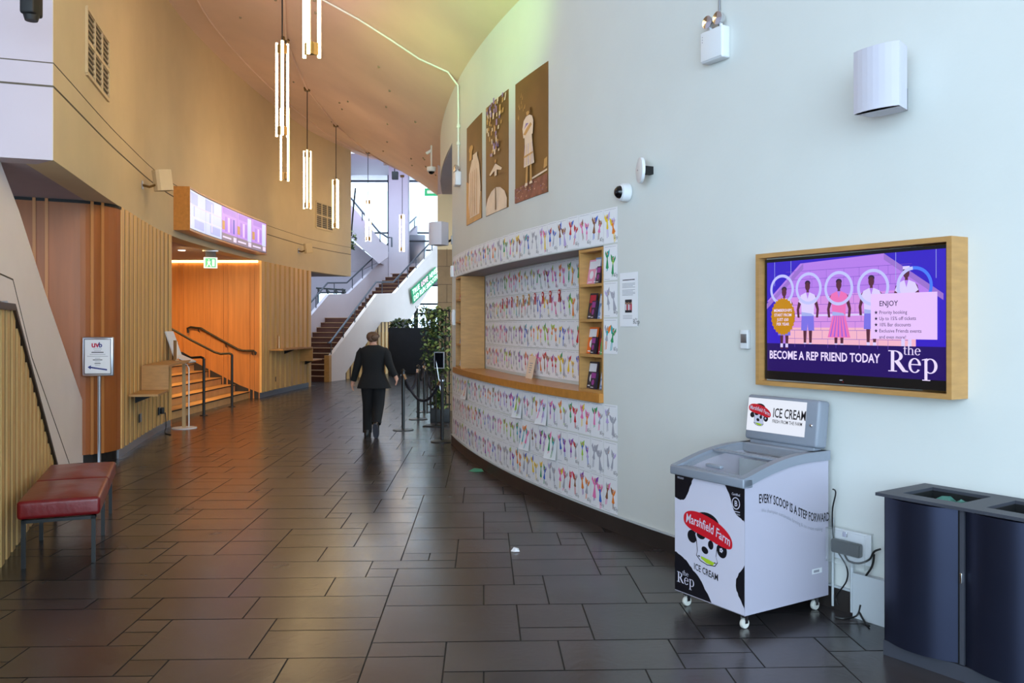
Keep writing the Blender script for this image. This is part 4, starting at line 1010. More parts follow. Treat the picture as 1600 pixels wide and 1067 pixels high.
# notice to the right
q, z = RW.uv(983, 468); T = RW.fr(q, .003, z); b = MB(T); hw, hh = .125, .218
b.box(-hw, -.0015, -hh, hw, 0, hh, 'paper'); b.rect(-.085, .155, .085, .162, -.002, 'print_black')
for k in range(9): b.rect(-.09, .128 - .0105 * k - (.01 if k > 3 else 0), .09 - .03 * (k % 3 == 2), .1315 - .0105 * k - (.01 if k > 3 else 0), -.002, 'print_grey')
b.rect(-.05, -.105, .045, .0, -.002, 'print_black')
for k in range(5):
    cx = -.038 + .019 * k; b.ell(cx, -.028 - .004 * (k % 2), .006, .008, -.0024, 'skin', 8); b.rect(cx - .008, -.085, cx + .008, -.037 - .004 * (k % 2), -.0022, ['lf_white', 'lf_red', 'lf_white', 'lf_pink', 'lf_red'][k])
for k in range(3): b.rect(-.08, -.130 - .012 * k, .05, -.127 - .012 * k, -.002, 'print_grey')
the_rep(b, .06, -.195, .055, -.002, 'print_black'); tag(b.build('wall_notice'), 'printed notice with group photograph right of the near shelves', 'notice')
# ============================================================ ICE CREAM FREEZER
fd = Vector((.53, -.848, 0)).normalized(); W_, D_ = .56, .71; near = Vector((1.291, 4.73, 0)); L0 = near - fd * W_
t = thing('ice_cream_freezer', 'white and cow-print ice cream freezer on castors with a lit header below the large screen', 'freezer', L0, fd); T = MW[t.name]
def ztop(y): return .805 + (.10 * (1 - (1 - y / .55) ** 2) if y < .55 else .10)
n = 14; ysb = [D_ * k / n for k in range(n + 1)]
b = MB(T)
def wallx(x0, x1):    # side panel with curved top
    pts = [(x0, 0, .09), (x0, D_, .09)] + [(x0, y, ztop(y)) for y in ysb[::-1]]; b.extr(pts, (x1 - x0, 0, 0), 'freezer_body')
wallx(0, .04); wallx(W_ - .04, W_)
b.box(.04, 0, .09, W_ - .04, .04, .805, 'freezer_body'); b.box(.04, D_ - .04, .09, W_ - .04, D_, .905, 'freezer_body'); b.box(.04, .04, .09, W_ - .04, D_ - .04, .13, 'freezer_body')
body = b.build('body', t)
b = MB(T); b.box(.045, .045, .50, W_ - .045, D_ - .2, .52, 'freezer_inner'); b.box(.05, D_ - .21, .50, W_ - .05, D_ - .19, .86, 'freezer_inner')
for k in range(5): b.box(.06, .09 + .08 * k, .70, W_ - .06, .095 + .08 * k, .705, 'silver')
for k in range(7): b.box(.07 + .07 * k, .06, .695, .075 + .07 * k, .46, .70, 'silver')
b.build('basket', t)
b = MB(T)   # rim
def arcbar(x0, x1, dz0, dz1):
    pts = [(x0, y, ztop(max(0, y)) + dz0) for y in [-.02] + ysb[1:]]; top = [(x0, y, ztop(max(0, y)) + dz1) for y in [-.02] + ysb[1:]]
    b.extr(pts + top[::-1], (x1 - x0, 0, 0), 'freezer_grey')
arcbar(-.015, .035, -.005, .05); arcbar(W_ - .035, W_ + .015, -.005, .05)
b.box(-.015, -.03, .80, W_ + .015, .05, .853, 'freezer_grey', .008)
b.box(.0, D_ - .16, .90, W_, D_, .955, 'freezer_grey', .006); b.build('rim', t)
for k, (ya, yb, dz) in enumerate(((.03, .34, .035), (.28, .58, .045))):
    b = MB(T); p = [(.035, ya + (yb - ya) * j / 6) for j in range(7)]
    b.extr([(.035, y, ztop(y) + dz - .004) for _, y in p] + [(.035, y, ztop(y) + dz) for _, y in p[::-1]], (W_ - .07, 0, 0), 'clear_plastic'); g = b.build('glass_lid', t)
    b = MB(T); b.box(.035, yb - .02, ztop(yb) + dz - .006, W_ - .035, yb, ztop(yb) + dz + .006, 'freezer_grey', .003); b.box(.035, ya, ztop(ya) + dz - .006, W_ - .035, ya + .015, ztop(ya) + dz + .006, 'freezer_grey', .003); b.build('lid_frame', g)
b = MB(T); b.box(.2, .055, .865, .32, .085, .885, 'freezer_grey', .005); b.build('lid_handle', t)
# front graphic
b = MB(T); y = -.0012; fw, f0, f1 = W_, .095, .80
X = lambda f: f * W_
Z = lambda f: f1 - f * (f1 - f0)
b.rect(0.001, f0, W_ - .001, f1, y, 'vinyl_white')
def blob(pts, m, yy, wob=.006, seed=1):
    r = random.Random(seed); out = []
    n_ = len(pts)
    for i in range(n_):
        p0, p1, p2, p3 = pts[i - 1], pts[i], pts[(i + 1) % n_], pts[(i + 2) % n_]
        for k in range(6):
            q = k / 6; c = [.5 * (2 * p1[a] + (p2[a] - p0[a]) * q + (2 * p0[a] - 5 * p1[a] + 4 * p2[a] - p3[a]) * q * q + (3 * p1[a] - p0[a] - 3 * p2[a] + p3[a]) * q ** 3) for a in (0, 1)]
            out.append((min(W_ - .001, max(.001, X(c[0]) + r.uniform(-wob, wob) * .5)), yy, min(f1, max(f0, Z(c[1]) + r.uniform(-wob, wob) * .5))))
    b.poly(out, m)
blob([(-.05, -.05), (.27, -.05), (.24, .08), (.15, .20), (.03, .21), (-.05, .15)], 'vinyl_black', y - .0004)
blob([(.72, -.05), (1.05, -.05), (1.05, .24), (.95, .25), (.86, .2), (.79, .07)], 'vinyl_black', y - .0004, seed=2)
blob([(-.05, .70), (.12, .70), (.28, .78), (.43, .88), (.53, 1.05), (-.05, 1.05)], 'vinyl_black', y - .0004, seed=3)
blob([(1.05, .60), (.94, .67), (.88, .77), (.93, .88), (1.05, .95)], 'vinyl_black', y - .0004, seed=4)
def cow_logo(b, cx, cz, k, y, txt=True, ice=True):
    """black and white cow head behind a tilted red oval banner"""
    q = .80
    e = lambda x, z, rx, rz, m, dy, rot=0: b.ell(cx + x * k, cz + z * k * q, rx * k, rz * k * q, y - dy, m, 26, rot)
    pl = lambda pts, m, dy: b.poly([(cx + a * k, y - dy, cz + c * k * q) for a, c in pts], m)
    e(-.02, .22, .26, .20, 'vinyl_black', .0006); e(-.32, -.10, .10, .12, 'vinyl_black', .0006, -.5); e(.29, -.20, .10, .14, 'vinyl_black', .0006, .3)
    face = ((-.22, .08), (.20, .05), (.24, -.06), (.19, -.16), (.17, -.34), (.20, -.44), (.15, -.52), (0, -.54), (-.14, -.50), (-.22, -.42), (-.2, -.34), (-.22, -.14), (-.25, -.05))
    pl([(a * 1.06 - .001, c * 1.03) for a, c in face], 'vinyl_black', .0008); pl(face, 'vinyl_white', .0010)
    e(-.13, -.03, .09, .075, 'vinyl_black', .0013); e(.07, -.16, .055, .085, 'vinyl_black', .0013); e(-.05, -.29, .07, .065, 'vinyl_black', .0013, -.3); e(.19, -.07, .05, .045, 'vinyl_black', .0013)
    e(-.17, -.43, .022, .014, 'vinyl_black', .0014); e(.15, -.47, .022, .014, 'vinyl_black', .0014)
    pl([(-.13, -.42), (.02, -.44), (.15, -.47), (.11, -.53), (-.02, -.52), (-.13, -.46)], 'vinyl_green', .0016)
    for a in range(5): b.ell(cx + (.28 + .022 * math.cos(a * 1.257)) * k, cz + (-.20 * q + .022 * math.sin(a * 1.257)) * k, .014 * k, .014 * k, y - .0016, 'vinyl_white', 8)
    pts = []
    for j in range(40):
        a = 2 * PI * j / 40; px = .50 * math.copysign(abs(math.cos(a)) ** .7, math.cos(a)); pz = .165 * math.copysign(abs(math.sin(a)) ** .8, math.sin(a))
        pz += -.35 * px * px * .6 - .20 * px + .02; pts.append((cx + px * k, y - .002, cz + (pz + .10) * k))
    b.poly(pts, 'vinyl_red')
    def warp(x, z): xx = x - cx; return x, z - .21 * xx ** 2 / k - .20 * xx
    if txt: b.text('Marshfield Farm', cx, cz + .065 * k, .20 * k, y - .0026, 'vinyl_white', 'CENTER', .70, .010, .18, warp)
    if ice:
        def w2(x, z): xx = x - cx; return x, z - .12 * xx
        b.text('ICE CREAM', cx - .03 * k, cz - .60 * k, .14 * k, y - .001, 'vinyl_black', 'CENTER', .72, .012, 0, w2)
cow_logo(b, X(.49), Z(.455), W_ * .70, y)
the_rep(b, X(.035), Z(.925), .092, y - .001, 'vinyl_white', 1.0)
cx, cz = X(.885), Z(.135); b.ring(cx, cz, .030, .034, .025, .029, y - .0012, 'vinyl_white'); b.text('B', cx, cz - .016, .045, y - .0012, 'vinyl_white', 'CENTER', .9, .012)
b.text('Certified', cx, cz + .043, .02, y - .0012, 'vinyl_white', 'CENTER', .85, .006); b.rect(cx - .03, cz - .048, cx + .03, cz - .044, y - .0012, 'vinyl_white'); b.text('Corporation', cx, cz - .064, .015, y - .0012, 'vinyl_white', 'CENTER', .8, .004)
b.text('TEFCOLD', X(.04), Z(.035), .016, y - .0012, 'vinyl_white', 'LEFT', .8, .004)
b.build('front_graphic', body)
# side lettering on a falling wave (side seen at x = W_)
Ts = T @ Matrix(((0, 0 - 0, 0, W_ + .0015), (0, 0, 0, 0), (0, 0, 1, 0), (0, 0, 0, 1)))
side = frame(near, (Vector((-fd.y, fd.x, 0))))   # x runs from the front to the wall, seen from +x of the freezer
b = MB(side)
def wave(x, z):
    q = (x - .11) / .56; return x, z + .085 * math.cos(PI * min(1, max(0, q)) ) * (1 if q < 1 else 1) - .045
b.text('EVERY SCOOP IS A STEP FORWARD', .11, .665, .072, -.0015, 'vinyl_black', 'LEFT', .53, .014, 0, wave)
b.build('slogan', body)
b = MB(side); b.text('We champion sustainable farming & ice cream making', .13, .612, .030, -.0015, 'print_grey', 'LEFT', .80, .002, 0, wave)
b.build('small_slogan', body)
b = MB(side); b.rect(.56, .235, .65, .265, -.0015, 'white_plastic'); b.rect(.575, .242, .625, .257, -.002, 'print_grey'); b.build('rating_label', body)
# header
Th = T @ Matrix.Translation((0, D_ - .115, .945)) @ Matrix.Rotation(math.radians(-7), 4, 'X')
b = MB(Th); hx0, hx1 = .0, W_ + .0
b.box(hx0, 0, .03, hx1, .10, .315, 'freezer_grey', .018); b.box(hx0 + .03, .02, -.04, hx1 - .03, .09, .06, 'freezer_grey', .008); hd = b.build('header_housing', t)
b = MB(Th); b.rect(hx0 + .012, .085, hx1 - .09, .295, -.0006, 'lit_panel')
pw = hx1 - .09 - hx0 - .012
cow_logo(b, hx0 + .012 + pw * .22, .20, pw * .40, -.001, True, False)
b.text('ICE CREAM', hx0 + .012 + pw * .45, .185, .082, -.0015, 'vinyl_black', 'LEFT', .62, .014); b.text('FRESH FROM THE FARM', hx0 + .012 + pw * .45, .150, .030, -.0015, 'vinyl_black', 'LEFT', .72, .008)
b.build('lit_sign', hd)
b = MB(Th); b.lathe([(.010, 0), (.010, -.006), (.006, -.010), (.001, -.010)], 'chrome', 14, (hx1 - .045, 0, .16), 'y'); b.build('lock', hd)
mat('castor_white', (216, 214, 206), .4)
for (x, y_) in ((.05, .05), (W_ - .05, .05), (.05, D_ - .06), (W_ - .05, D_ - .06)):
    b = MB(T); b.lathe([(.012, -.012), (.026, -.012), (.028, -.008), (.028, .008), (.026, .012), (.012, .012)], 'castor_white', 20, (x, y_, .028), 'x')
    b.box(x - .018, y_ - .012, .03, x - .015, y_ + .012, .085, 'chrome'); b.box(x + .015, y_ - .012, .03, x + .018, y_ + .012, .085, 'chrome'); b.box(x - .022, y_ - .022, .082, x + .022, y_ + .022, .09, 'chrome'); b.build('castor', t)
# power cable of the freezer
def cable(pts, r, name, label, m='metal_black'):
    out = []; n_ = len(pts)
    for i in range(n_ - 1):
        p0, p1, p2, p3 = pts[max(0, i - 1)], pts[i], pts[i + 1], pts[min(n_ - 1, i + 2)]
        for k in range(6):
            q = k / 6; out.append(tuple(.5 * (2 * p1[a] + (p2[a] - p0[a]) * q + (2 * p0[a] - 5 * p1[a] + 4 * p2[a] - p3[a]) * q * q + (3 * p1[a] - p0[a] - 3 * p2[a] + p3[a]) * q ** 3) for a in range(3)))
    out.append(tuple(pts[-1])); b = MB(); b.tube(out, r, m, 7); o = b.build(name); tag(o, label, 'cable'); return o
def WQ(u, v, d=.03):
    k = (u - 800) / FOC; q = min((RW.s_of_u(1280) - .3 + j * .005 for j in range(400)), key=lambda s: abs(RW.pt(s, d, 0).x - k * RW.pt(s, d, 0).y)); p = RW.pt(q, d, 0); return Vector((p.x, p.y, max(.008, EYE + (HOR - v) / FOC * p.y)))
cable([WQ(1301, 764, .07), WQ(1306, 770, .06), WQ(1301, 800, .05), WQ(1304, 850, .05), WQ(1322, 885, .05), WQ(1322, 908, .05), WQ(1306, 932, .05), WQ(1310, 945, .06)], .0045, 'power_cable', 'thin black cable hanging behind the freezer down to the skirting')
q, z = RW.uv(1337, 853); T = RW.fr(q, .02, z); t = thing('socket_enclosure', 'clear plastic socket cover with black plugs between freezer and bins', 'socket', None, M=T)
b = MB(T); b.box(-.13, -.085, -.10, .13, -.08, .10, 'clear_plastic'); b.box(-.13, -.085, -.10, -.125, 0, .10, 'clear_plastic'); b.box(.125, -.085, -.10, .13, 0, .10, 'clear_plastic'); b.box(-.13, -.085, .095, .13, 0, .10, 'clear_plastic'); b.box(-.13, -.085, -.10, .13, 0, -.095, 'clear_plastic'); b.build('cover', t)
b = MB(T); b.box(-.12, -.012, -.09, .12, 0, .09, 'white_plastic', .004); b.build('socket_plate', t)
b = MB(T); b.box(-.11, -.07, -.045, .08, -.025, .035, 'metal_black', .012); b.build('plug', t)
b = MB(T); b.box(-.01, -.095, .07, .02, -.083, .10, 'chrome', .003); b.build('latch', t)
cable([WQ(1318, 862, .05), WQ(1325, 876, .06), WQ(1342, 880, .06), WQ(1358, 874, .06), WQ(1366, 862, .06), WQ(1376, 858, .07)], .006, 'plug_cable', 'black cable looping from the socket cover to the bins')
cable([WQ(1366, 866, .06), WQ(1362, 885, .05), WQ(1344, 915, .05), WQ(1342, 950, .05), WQ(1352, 975, .10), WQ(1358, 985, .13)], .006, 'plug_cable', 'black cable dropping over the pale duct to the floor')
cable([WQ(1345, 945, .06), WQ(1338, 962, .07), WQ(1318, 972, .14), WQ(1305, 975, .16)], .005, 'plug_cable', 'black cable lying on the floor at the skirting')
q0, _ = RW.uv(1342, 900); b = MB(); curved(b, RW, q0, q0 + .5, .0, .26, .06, .018, 'white_duct', .2); tag(b.build('floor_duct'), 'pale box duct on the floor behind the bins', 'duct')
q0, _ = RW.uv(1337, 900); b = MB(); b.tube([RW.pt(q0, .035, .02), RW.pt(q0, .035, .32)], .011, 'white_duct', 8); tag(b.build('conduit'), 'short pale conduit below the clear socket cover', 'conduit')
q0, _ = RW.uv(1306, 900); b = MB(); b.tube([RW.pt(q0, .03, .02), RW.pt(q0, .03, .55)], .008, 'white_duct', 8); tag(b.build('conduit'), 'thin pale conduit rising behind the freezer edge', 'conduit')

# ============================================================ BINS
bd = Vector((.56, -.828, 0)).normalized(); B0 = Vector((1.905, 4.405, 0)); BW, BD, BH = .42, .43, .84
def recycling_bin(i, label):
    t = thing('recycling_bin', label, 'bin', B0 + bd * (BW * i), bd, 'navy bins along the right wall'); T = MW[t.name]
    b = MB(T); b.box(.0, .02, 0, BW, BD, .075, 'bin_lid'); b.build('plinth', t)
    b = MB(T); b.box(0, .03, .075, .012, BD, BH - .02, 'bin_navy'); b.box(BW - .012, .03, .075, BW, BD, BH - .02, 'bin_navy'); b.box(0, BD - .01, .075, BW, BD, BH - .02, 'bin_navy'); b.box(0, .03, .075, BW, .04, BH - .02, 'dark'); b.build('body', t)
    b = MB(T); n_ = 14; xa, xb = .004, BW - .035; pts = []
    for k in range(n_ + 1): a = -1 + 2 * k / n_; pts.append(((xa + xb) / 2 + a * (xb - xa) / 2, .028 - .060 * (1 - a * a), .08))
    o = len(b.v); vs = pts + [(x, y_, BH - .022) for x, y_, _ in pts]; b.add(vs, [(k, k + 1, n_ + 2 + k, n_ + 1 + k) for k in range(n_)], 'bin_navy', True)
    b.poly(pts + [(xb, .03, .08), (xa, .03, .08)], 'bin_navy'); b.poly([(x, y_, BH - .022) for x, y_, _ in pts] + [(xb, .03, BH - .022), (xa, .03, BH - .022)], 'bin_navy'); b.add([(xa, .028, .08), (xa, .04, .08), (xa, .04, BH - .022), (xa, .028, BH - .022), (xb, .028, .08), (xb, .04, .08), (xb, .04, BH - .022), (xb, .028, BH - .022)], [(0, 1, 2, 3), (4, 5, 6, 7)], 'bin_navy')
    dr = b.build('door', t)
    b = MB(T); b.box(BW - .022, .018, .08, BW, .035, BH - .02, 'bin_lid'); b.build('post_strip', t)
    b = MB(T); b.box(BW - .018, .008, .47, BW - .006, .02, .52, 'chrome', .002); b.build('lock', t)
    b = MB(T); za, zb = BH - .016, BH; x0, x1, y0, y1 = .07, .375, .08, .36
    b.box(-.02 if i == 0 else 0, -.02, za, BW, y0, zb, 'bin_lid'); b.box(-.02 if i == 0 else 0, y1, za, BW, BD + .01, zb, 'bin_lid'); b.box(-.02 if i == 0 else 0, y0, za, x0, y1, zb, 'bin_lid'); b.box(x1, y0, za, BW, y1, zb, 'bin_lid'); b.build('lid', t)
    b = MB(T); 
    for (a, c, d, e) in ((x0, y0, x1, y0 + .004), (x0, y1 - .004, x1, y1), (x0, y0, x0 + .004, y1), (x1 - .004, y0, x1, y1)): b.box(a, c, BH - .14, d, e, BH - .016, 'dark')
    b.build('liner', t)
    r = random.Random(4 + i); b = MB(T); g = 9; vs = [(x0 + (x1 - x0) * j / g, y0 + (y1 - y0) * k / g, BH - (.05 if i == 0 else .13) + r.uniform(-.02, .02)) for k in range(g + 1) for j in range(g + 1)]
    b.add(vs, [(k * (g + 1) + j, k * (g + 1) + j + 1, (k + 1) * (g + 1) + j + 1, (k + 1) * (g + 1) + j) for k in range(g) for j in range(g)], 'bin_bag' if i == 0 else 'dark'); b.build('bin_bag', t)
recycling_bin(0, 'navy recycling bin nearest the freezer, rubbish showing in its square opening'); recycling_bin(1, 'navy recycling bin cut by the right edge of the photo')

# ============================================================ LEFT SIDE
# bench
bdir = Vector((-.367, .930, 0)).normalized(); bn = Vector((bdir.y, -bdir.x, 0))
o0 = Vector((-3.43, 5.96, 0)); T = frame(o0, bn)      # x to the corridor, y away along the wall
t = thing('upholstered_bench', 'low burgundy leather bench on black legs against the slatted wall', 'bench', None, M=T)
BL = 1.74; bw = .47
mat('leather_dark', (70, 22, 34), .45, noise=.1, nscale=12, bump=.2, bscale=20)
for k in range(2):
    bm = bmesh.new(); bmesh.ops.create_cube(bm, size=1); y0, y1 = (k * BL / 2 + .004, (k + 1) * BL / 2 - .004)
    for q in bm.verts: q.co = Vector((bw / 2 + q.co.x * (bw + .06), (y0 + y1) / 2 + q.co.y * (y1 - y0), .405 + q.co.z * .13))
    bmesh.ops.bevel(bm, geom=bm.edges[:], offset=.03, segments=4, affect='EDGES', profile=.6)
    bmesh.ops.subdivide_edges(bm, edges=[e_ for e_ in bm.edges if e_.calc_length() > .25], cuts=9, use_grid_fill=True)
    for q in bm.verts:
        if q.co.z > .45:
            fx = (q.co.x - bw / 2) / (bw / 2); fy = (q.co.y - (y0 + y1) / 2) / ((y1 - y0) / 2)
            q.co.z += .018 * max(0, 1 - fx * fx) * max(0, 1 - fy * fy) + .006 * math.sin(q.co.y * 60 + q.co.x * 9) * max(0, 1 - abs(fx)) * max(0, 1 - abs(fy))
    bm.verts.index_update(); b = MB(T); b.add([q.co for q in bm.verts], [[q.index for q in f.verts] for f in bm.faces], 'leather', True); bm.free(); b.build('seat_cushion', t)
b = MB(T); b.box(.0, .0, .315, bw, .03, .338, 'metal_black'); b.box(0, BL - .03, .315, bw, BL, .338, 'metal_black'); b.box(0, 0, .315, .03, BL, .338, 'metal_black'); b.box(bw - .03, 0, .315, bw, BL, .338, 'metal_black'); b.build('frame', t)
for x in (.0, bw - .028):
    for y_ in (0, BL / 2 - .014, BL - .028): b = MB(T); b.box(x, y_, 0, x + .028, y_ + .028, .318, 'metal_black'); b.build('leg', t)

# sign stand with the arrow
Yq = 10.4; c = P(155, 720, Yq); c.z = 0
t = thing('sign_stand', 'slim silver poster stand with an arrow sign in front of the panelled wall', 'sign', (c.x, Yq, 0), (1, .12)); T = MW[t.name]
b = MB(T); b.lathe([(.0, 0), (.19, 0), (.19, .012), (.05, .03), (.0, .03)], 'silver', 28); b.build('base', t)
b = MB(T); b.tube([(0, 0, .02), (0, 0, 1.15)], .02, 'silver', 12); b.box(-.008, -.024, .03, .008, -.018, 1.1, 'metal_grey'); b.build('pole', t)
b = MB(T); b.box(-.18, -.05, 1.09, .18, -.01, 1.565, 'silver', .014); pn = b.build('sign_panel', t)
b = MB(T); b.box(-.155, -.0535, 1.115, .155, -.0495, 1.54, 'frame_black'); b.box(-.148, -.0545, 1.122, .148, -.053, 1.533, 'paper'); y = -.0555
mat('uvb_red', (190, 30, 70), .6); mat('uvb_blue', (50, 60, 130), .6)
b.text('u', -.072, 1.44, .10, y, 'uvb_red', bold=.03); b.text('v', -.025, 1.44, .10, y - .0003, 'uvb_red', bold=.03); b.text('b', .012, 1.44, .085, y - .0005, 'uvb_blue', bold=.03)
for k, (w_, h_) in enumerate(((.05, .005), (.04, .005), (.07, .010), (.09, .005), (.12, .005), (.03, .005), (.055, .009), (.03, .005), (.035, .009), (.03, .005))):
    z = 1.418 - .0225 * k; b.rect(-w_, z, w_, z + h_, y, 'print_grey' if h_ < .008 else 'print_black')
b.poly([(-.115, y, 1.20), (-.075, y, 1.222), (-.078, y, 1.205), (.11, y, 1.175), (.11, y, 1.157), (-.078, y, 1.187), (-.08, y, 1.172)], 'uvb_blue'); b.build('arrow_sheet', pn)

# shelves fixed to the slatted pillars
def ledge(C, sa, sb, sc, flip, label):
    """high shelf from sb to sc, low shelf on the other side of a riser"""
    s_r = sb if not flip else sc
    t = thing('wall_shelf', label, 'shelf', None, M=C.fr(s_r, .03, .75))
    b = MB(); curved(b, C, sb, sc, 1.10, 1.135, .40, .035, 'wood_frame', .1); b.build('upper_shelf', t)
    b = MB(); curved(b, C, sa, sb, .755, .785, .40, .035, 'wood_frame', .1) if not flip else curved(b, C, sc, sa, .755, .785, .40, .035, 'wood_frame', .1); b.build('lower_shelf', t)
    b = MB(); curved(b, C, s_r - .015, s_r + .015, .785, 1.10, .40, .035, 'wood_frame', .1); b.build('riser', t)
    b = MB(); 
    for q in ((sb + sc) / 2, (sa + s_r) / 2): zt = 1.10 if q == (sb + sc) / 2 else .755; b.extr([C.pt(q, .03, zt), C.pt(q, .28, zt), C.pt(q, .28, zt - .02), C.pt(q, .03, zt - .12)], C.pt(q + .02, 0, 0) - C.pt(q, 0, 0), 'metal_black')
    b.build('bracket', t)
s1 = LW.s_of_u(197); s2 = LW.s_of_u(217); s3 = LW.s_of_u(258)
ledge(LW, s1, s2, s3, False, 'stepped timber shelf on the near slatted pillar behind the sign stand')
s1 = LW.s_of_u(482) - .02; s2 = LW.s_of_u(417); s3 = LW.s_of_u(466)
ledge(LW, s1, s2, s3, True, 'stepped timber shelf on the far slatted pillar beside the staircase')
mat('oak_pale', (198, 170, 130), .6)
for u, d, lab in ((258, .12, 'pale upright leaflet holder on the near stepped shelf'), (421, .12, 'pale upright leaflet holder on the far stepped shelf')):
    s = LW.s_of_u(u if u > 300 else 252); T = LW.fr(s, .22, 1.136) @ Matrix.Rotation(math.radians(30), 4, 'Z')
    t = thing('leaflet_holder', lab, 'leaflet holder', None, M=T)
    b = MB(T); b.box(-.07, -.03, 0, .07, .03, .015, 'oak_pale'); b.box(-.07, 0, .015, .07, .012, .33, 'oak_pale'); b.build('stand', t)
    b = MB(T); b.box(-.06, -.012, .03, .06, -.001, .31, 'paper'); b.rect(-.045, .2, .045, .29, -.0125, 'print_grey'); b.build('leaflet', t)
# sockets on the pillars
for u, v, lab in ((214.5, 653, 'left socket plate low on the near slatted pillar'), (245, 642, 'right socket with a black plug low on the near slatted pillar'), (430, 592, 'left pair of sockets low on the far slatted pillar'), (460.5, 586.5, 'right pair of sockets low on the far slatted pillar')):
    q, z = LW.uv(u, v); T = LW.fr(q, .032, z); b = MB(T); b.box(-.09, -.012, -.06, -.01, 0, .06, 'metal_black', .003); b.box(.01, -.012, -.06, .09, 0, .06, 'metal_grey', .003)
    if u == 245: b.box(.0, -.07, -.05, .09, -.01, .05, 'metal_black', .01)
    tag(b.build('wall_socket'), lab, 'socket')
q, z = LW.uv(247, 642); p = LW.pt(q + .05, .08, z - .05); cable([tuple(p), (p.x + .02, p.y, .3), (p.x + .03, p.y, .1), (p.x + .1, p.y - .2, .012), (p.x + .25, p.y - .35, .01)], .008, 'power_cable', 'black cable hanging from the plug on the near slatted pillar')

# reading stand at the corner of the pillar
c = Fl(288, 669); t = thing('lectern_stand', 'white twin-post display stand with a tilted open panel at the stair opening', 'stand', (c.x, c.y, 0), (1, .05)); T = MW[t.name]
b = MB(T); b.lathe([(.0, 0), (.20, 0), (.20, .014), (.0, .018)], 'white_plastic', 28); b.build('base', t)
b = MB(T); b.box(-.03, -.02, .01, .02, .02, 1.08, 'oak_pale'); b.build('post', t)
b = MB(T); b.tube([(.075, 0, .01), (.075, 0, 1.0), (.04, 0, 1.06), (-.1, 0, 1.09)], .011, 'white_plastic', 8); b.build('post', t)
b = MB(T); b.extr([(-.12, -.18, 1.20), (.13, -.18, 1.09), (.14, -.18, 1.11), (-.11, -.18, 1.22)], (0, .36, 0), 'white_plastic'); b.build('tray', t)
b = MB(T); b.extr([(-.26, -.18, 1.60), (-.12, -.18, 1.20), (-.10, -.18, 1.21), (-.24, -.18, 1.61)], (0, .36, 0), 'white_plastic'); b.build('tilted_panel', t)

# stair handrails
def srail(name, pts, base, label, wall=False):
    t = thing(name, label, 'handrail', (pts[-1].x, pts[-1].y, 0 if not wall else pts[-1].z))
    b = MB(); b.tube(pts, .024 if not wall else .026, 'metal_black', 10); b.build('rail', t)
    return t
pA_ = Fl(318.5, 649); Ya = pA_.y
a = [P(255, 545, Ya - .2), P(285, 552, Ya), P(298, 559, Ya), P(314, 558, Ya), P(318.5, 560, Ya)]
t = srail('stair_handrail', a, None, 'nearer black floor-standing handrail at the foot of the short stairs')
b = MB(); b.tube([a[-1], (pA_.x, pA_.y, 0)], .026, 'metal_black', 10); b.lathe([(.07, 0), (.07, .012), (.0, .014)], 'metal_black', 16, (pA_.x, pA_.y, 0)); b.build('post', t)
b = MB(); q = P(262, 547, Ya - .15); b.tube([q, (q.x, q.y, .82)], .022, 'metal_black', 8); b.build('post', t)
pB_ = Fl(362.5, 635.5); Yb = pB_.y
a = [P(258, 508, Yb), P(270, 515, Yb), P(300, 532, Yb), P(335, 550, Yb), P(345, 553, Yb), P(358, 552, Yb), P(362.5, 554, Yb)]
t = srail('stair_handrail', a, None, 'middle black handrail sloping to a post at the stair foot')
b = MB(); b.tube([a[-1], (pB_.x, pB_.y, 0)], .026, 'metal_black', 10); b.lathe([(.07, 0), (.07, .012), (.0, .014)], 'metal_black', 16, (pB_.x, pB_.y, 0)); b.build('post', t)
b = MB(); q = P(266, 513, Yb); b.tube([q, (q.x, q.y, .82)], .022, 'metal_black', 8); b.build('post', t)
Yw = LW.pt(SC, 0, 0).y - .09
a = [P(294, 520, Yw), P(293, 513, Yw), P(298, 511, Yw), P(314, 513, Yw), P(322, 518, Yw), P(372, 546, Yw), P(380, 548, Yw), P(396, 548, Yw), P(400, 551, Yw), P(398, 554, Yw)]
t = srail('stair_handrail', a, None, 'black handrail fixed to the amber-lit timber wall', True)
for u, v in ((310, 513), (353, 537), (394, 549)):
    b = MB(); p = P(u, v, Yw); b.tube([p, p + Vector((0, 0, -.07)), p + Vector((0, .075, -.08))], .011, 'metal_black', 8); b.build('bracket', t)

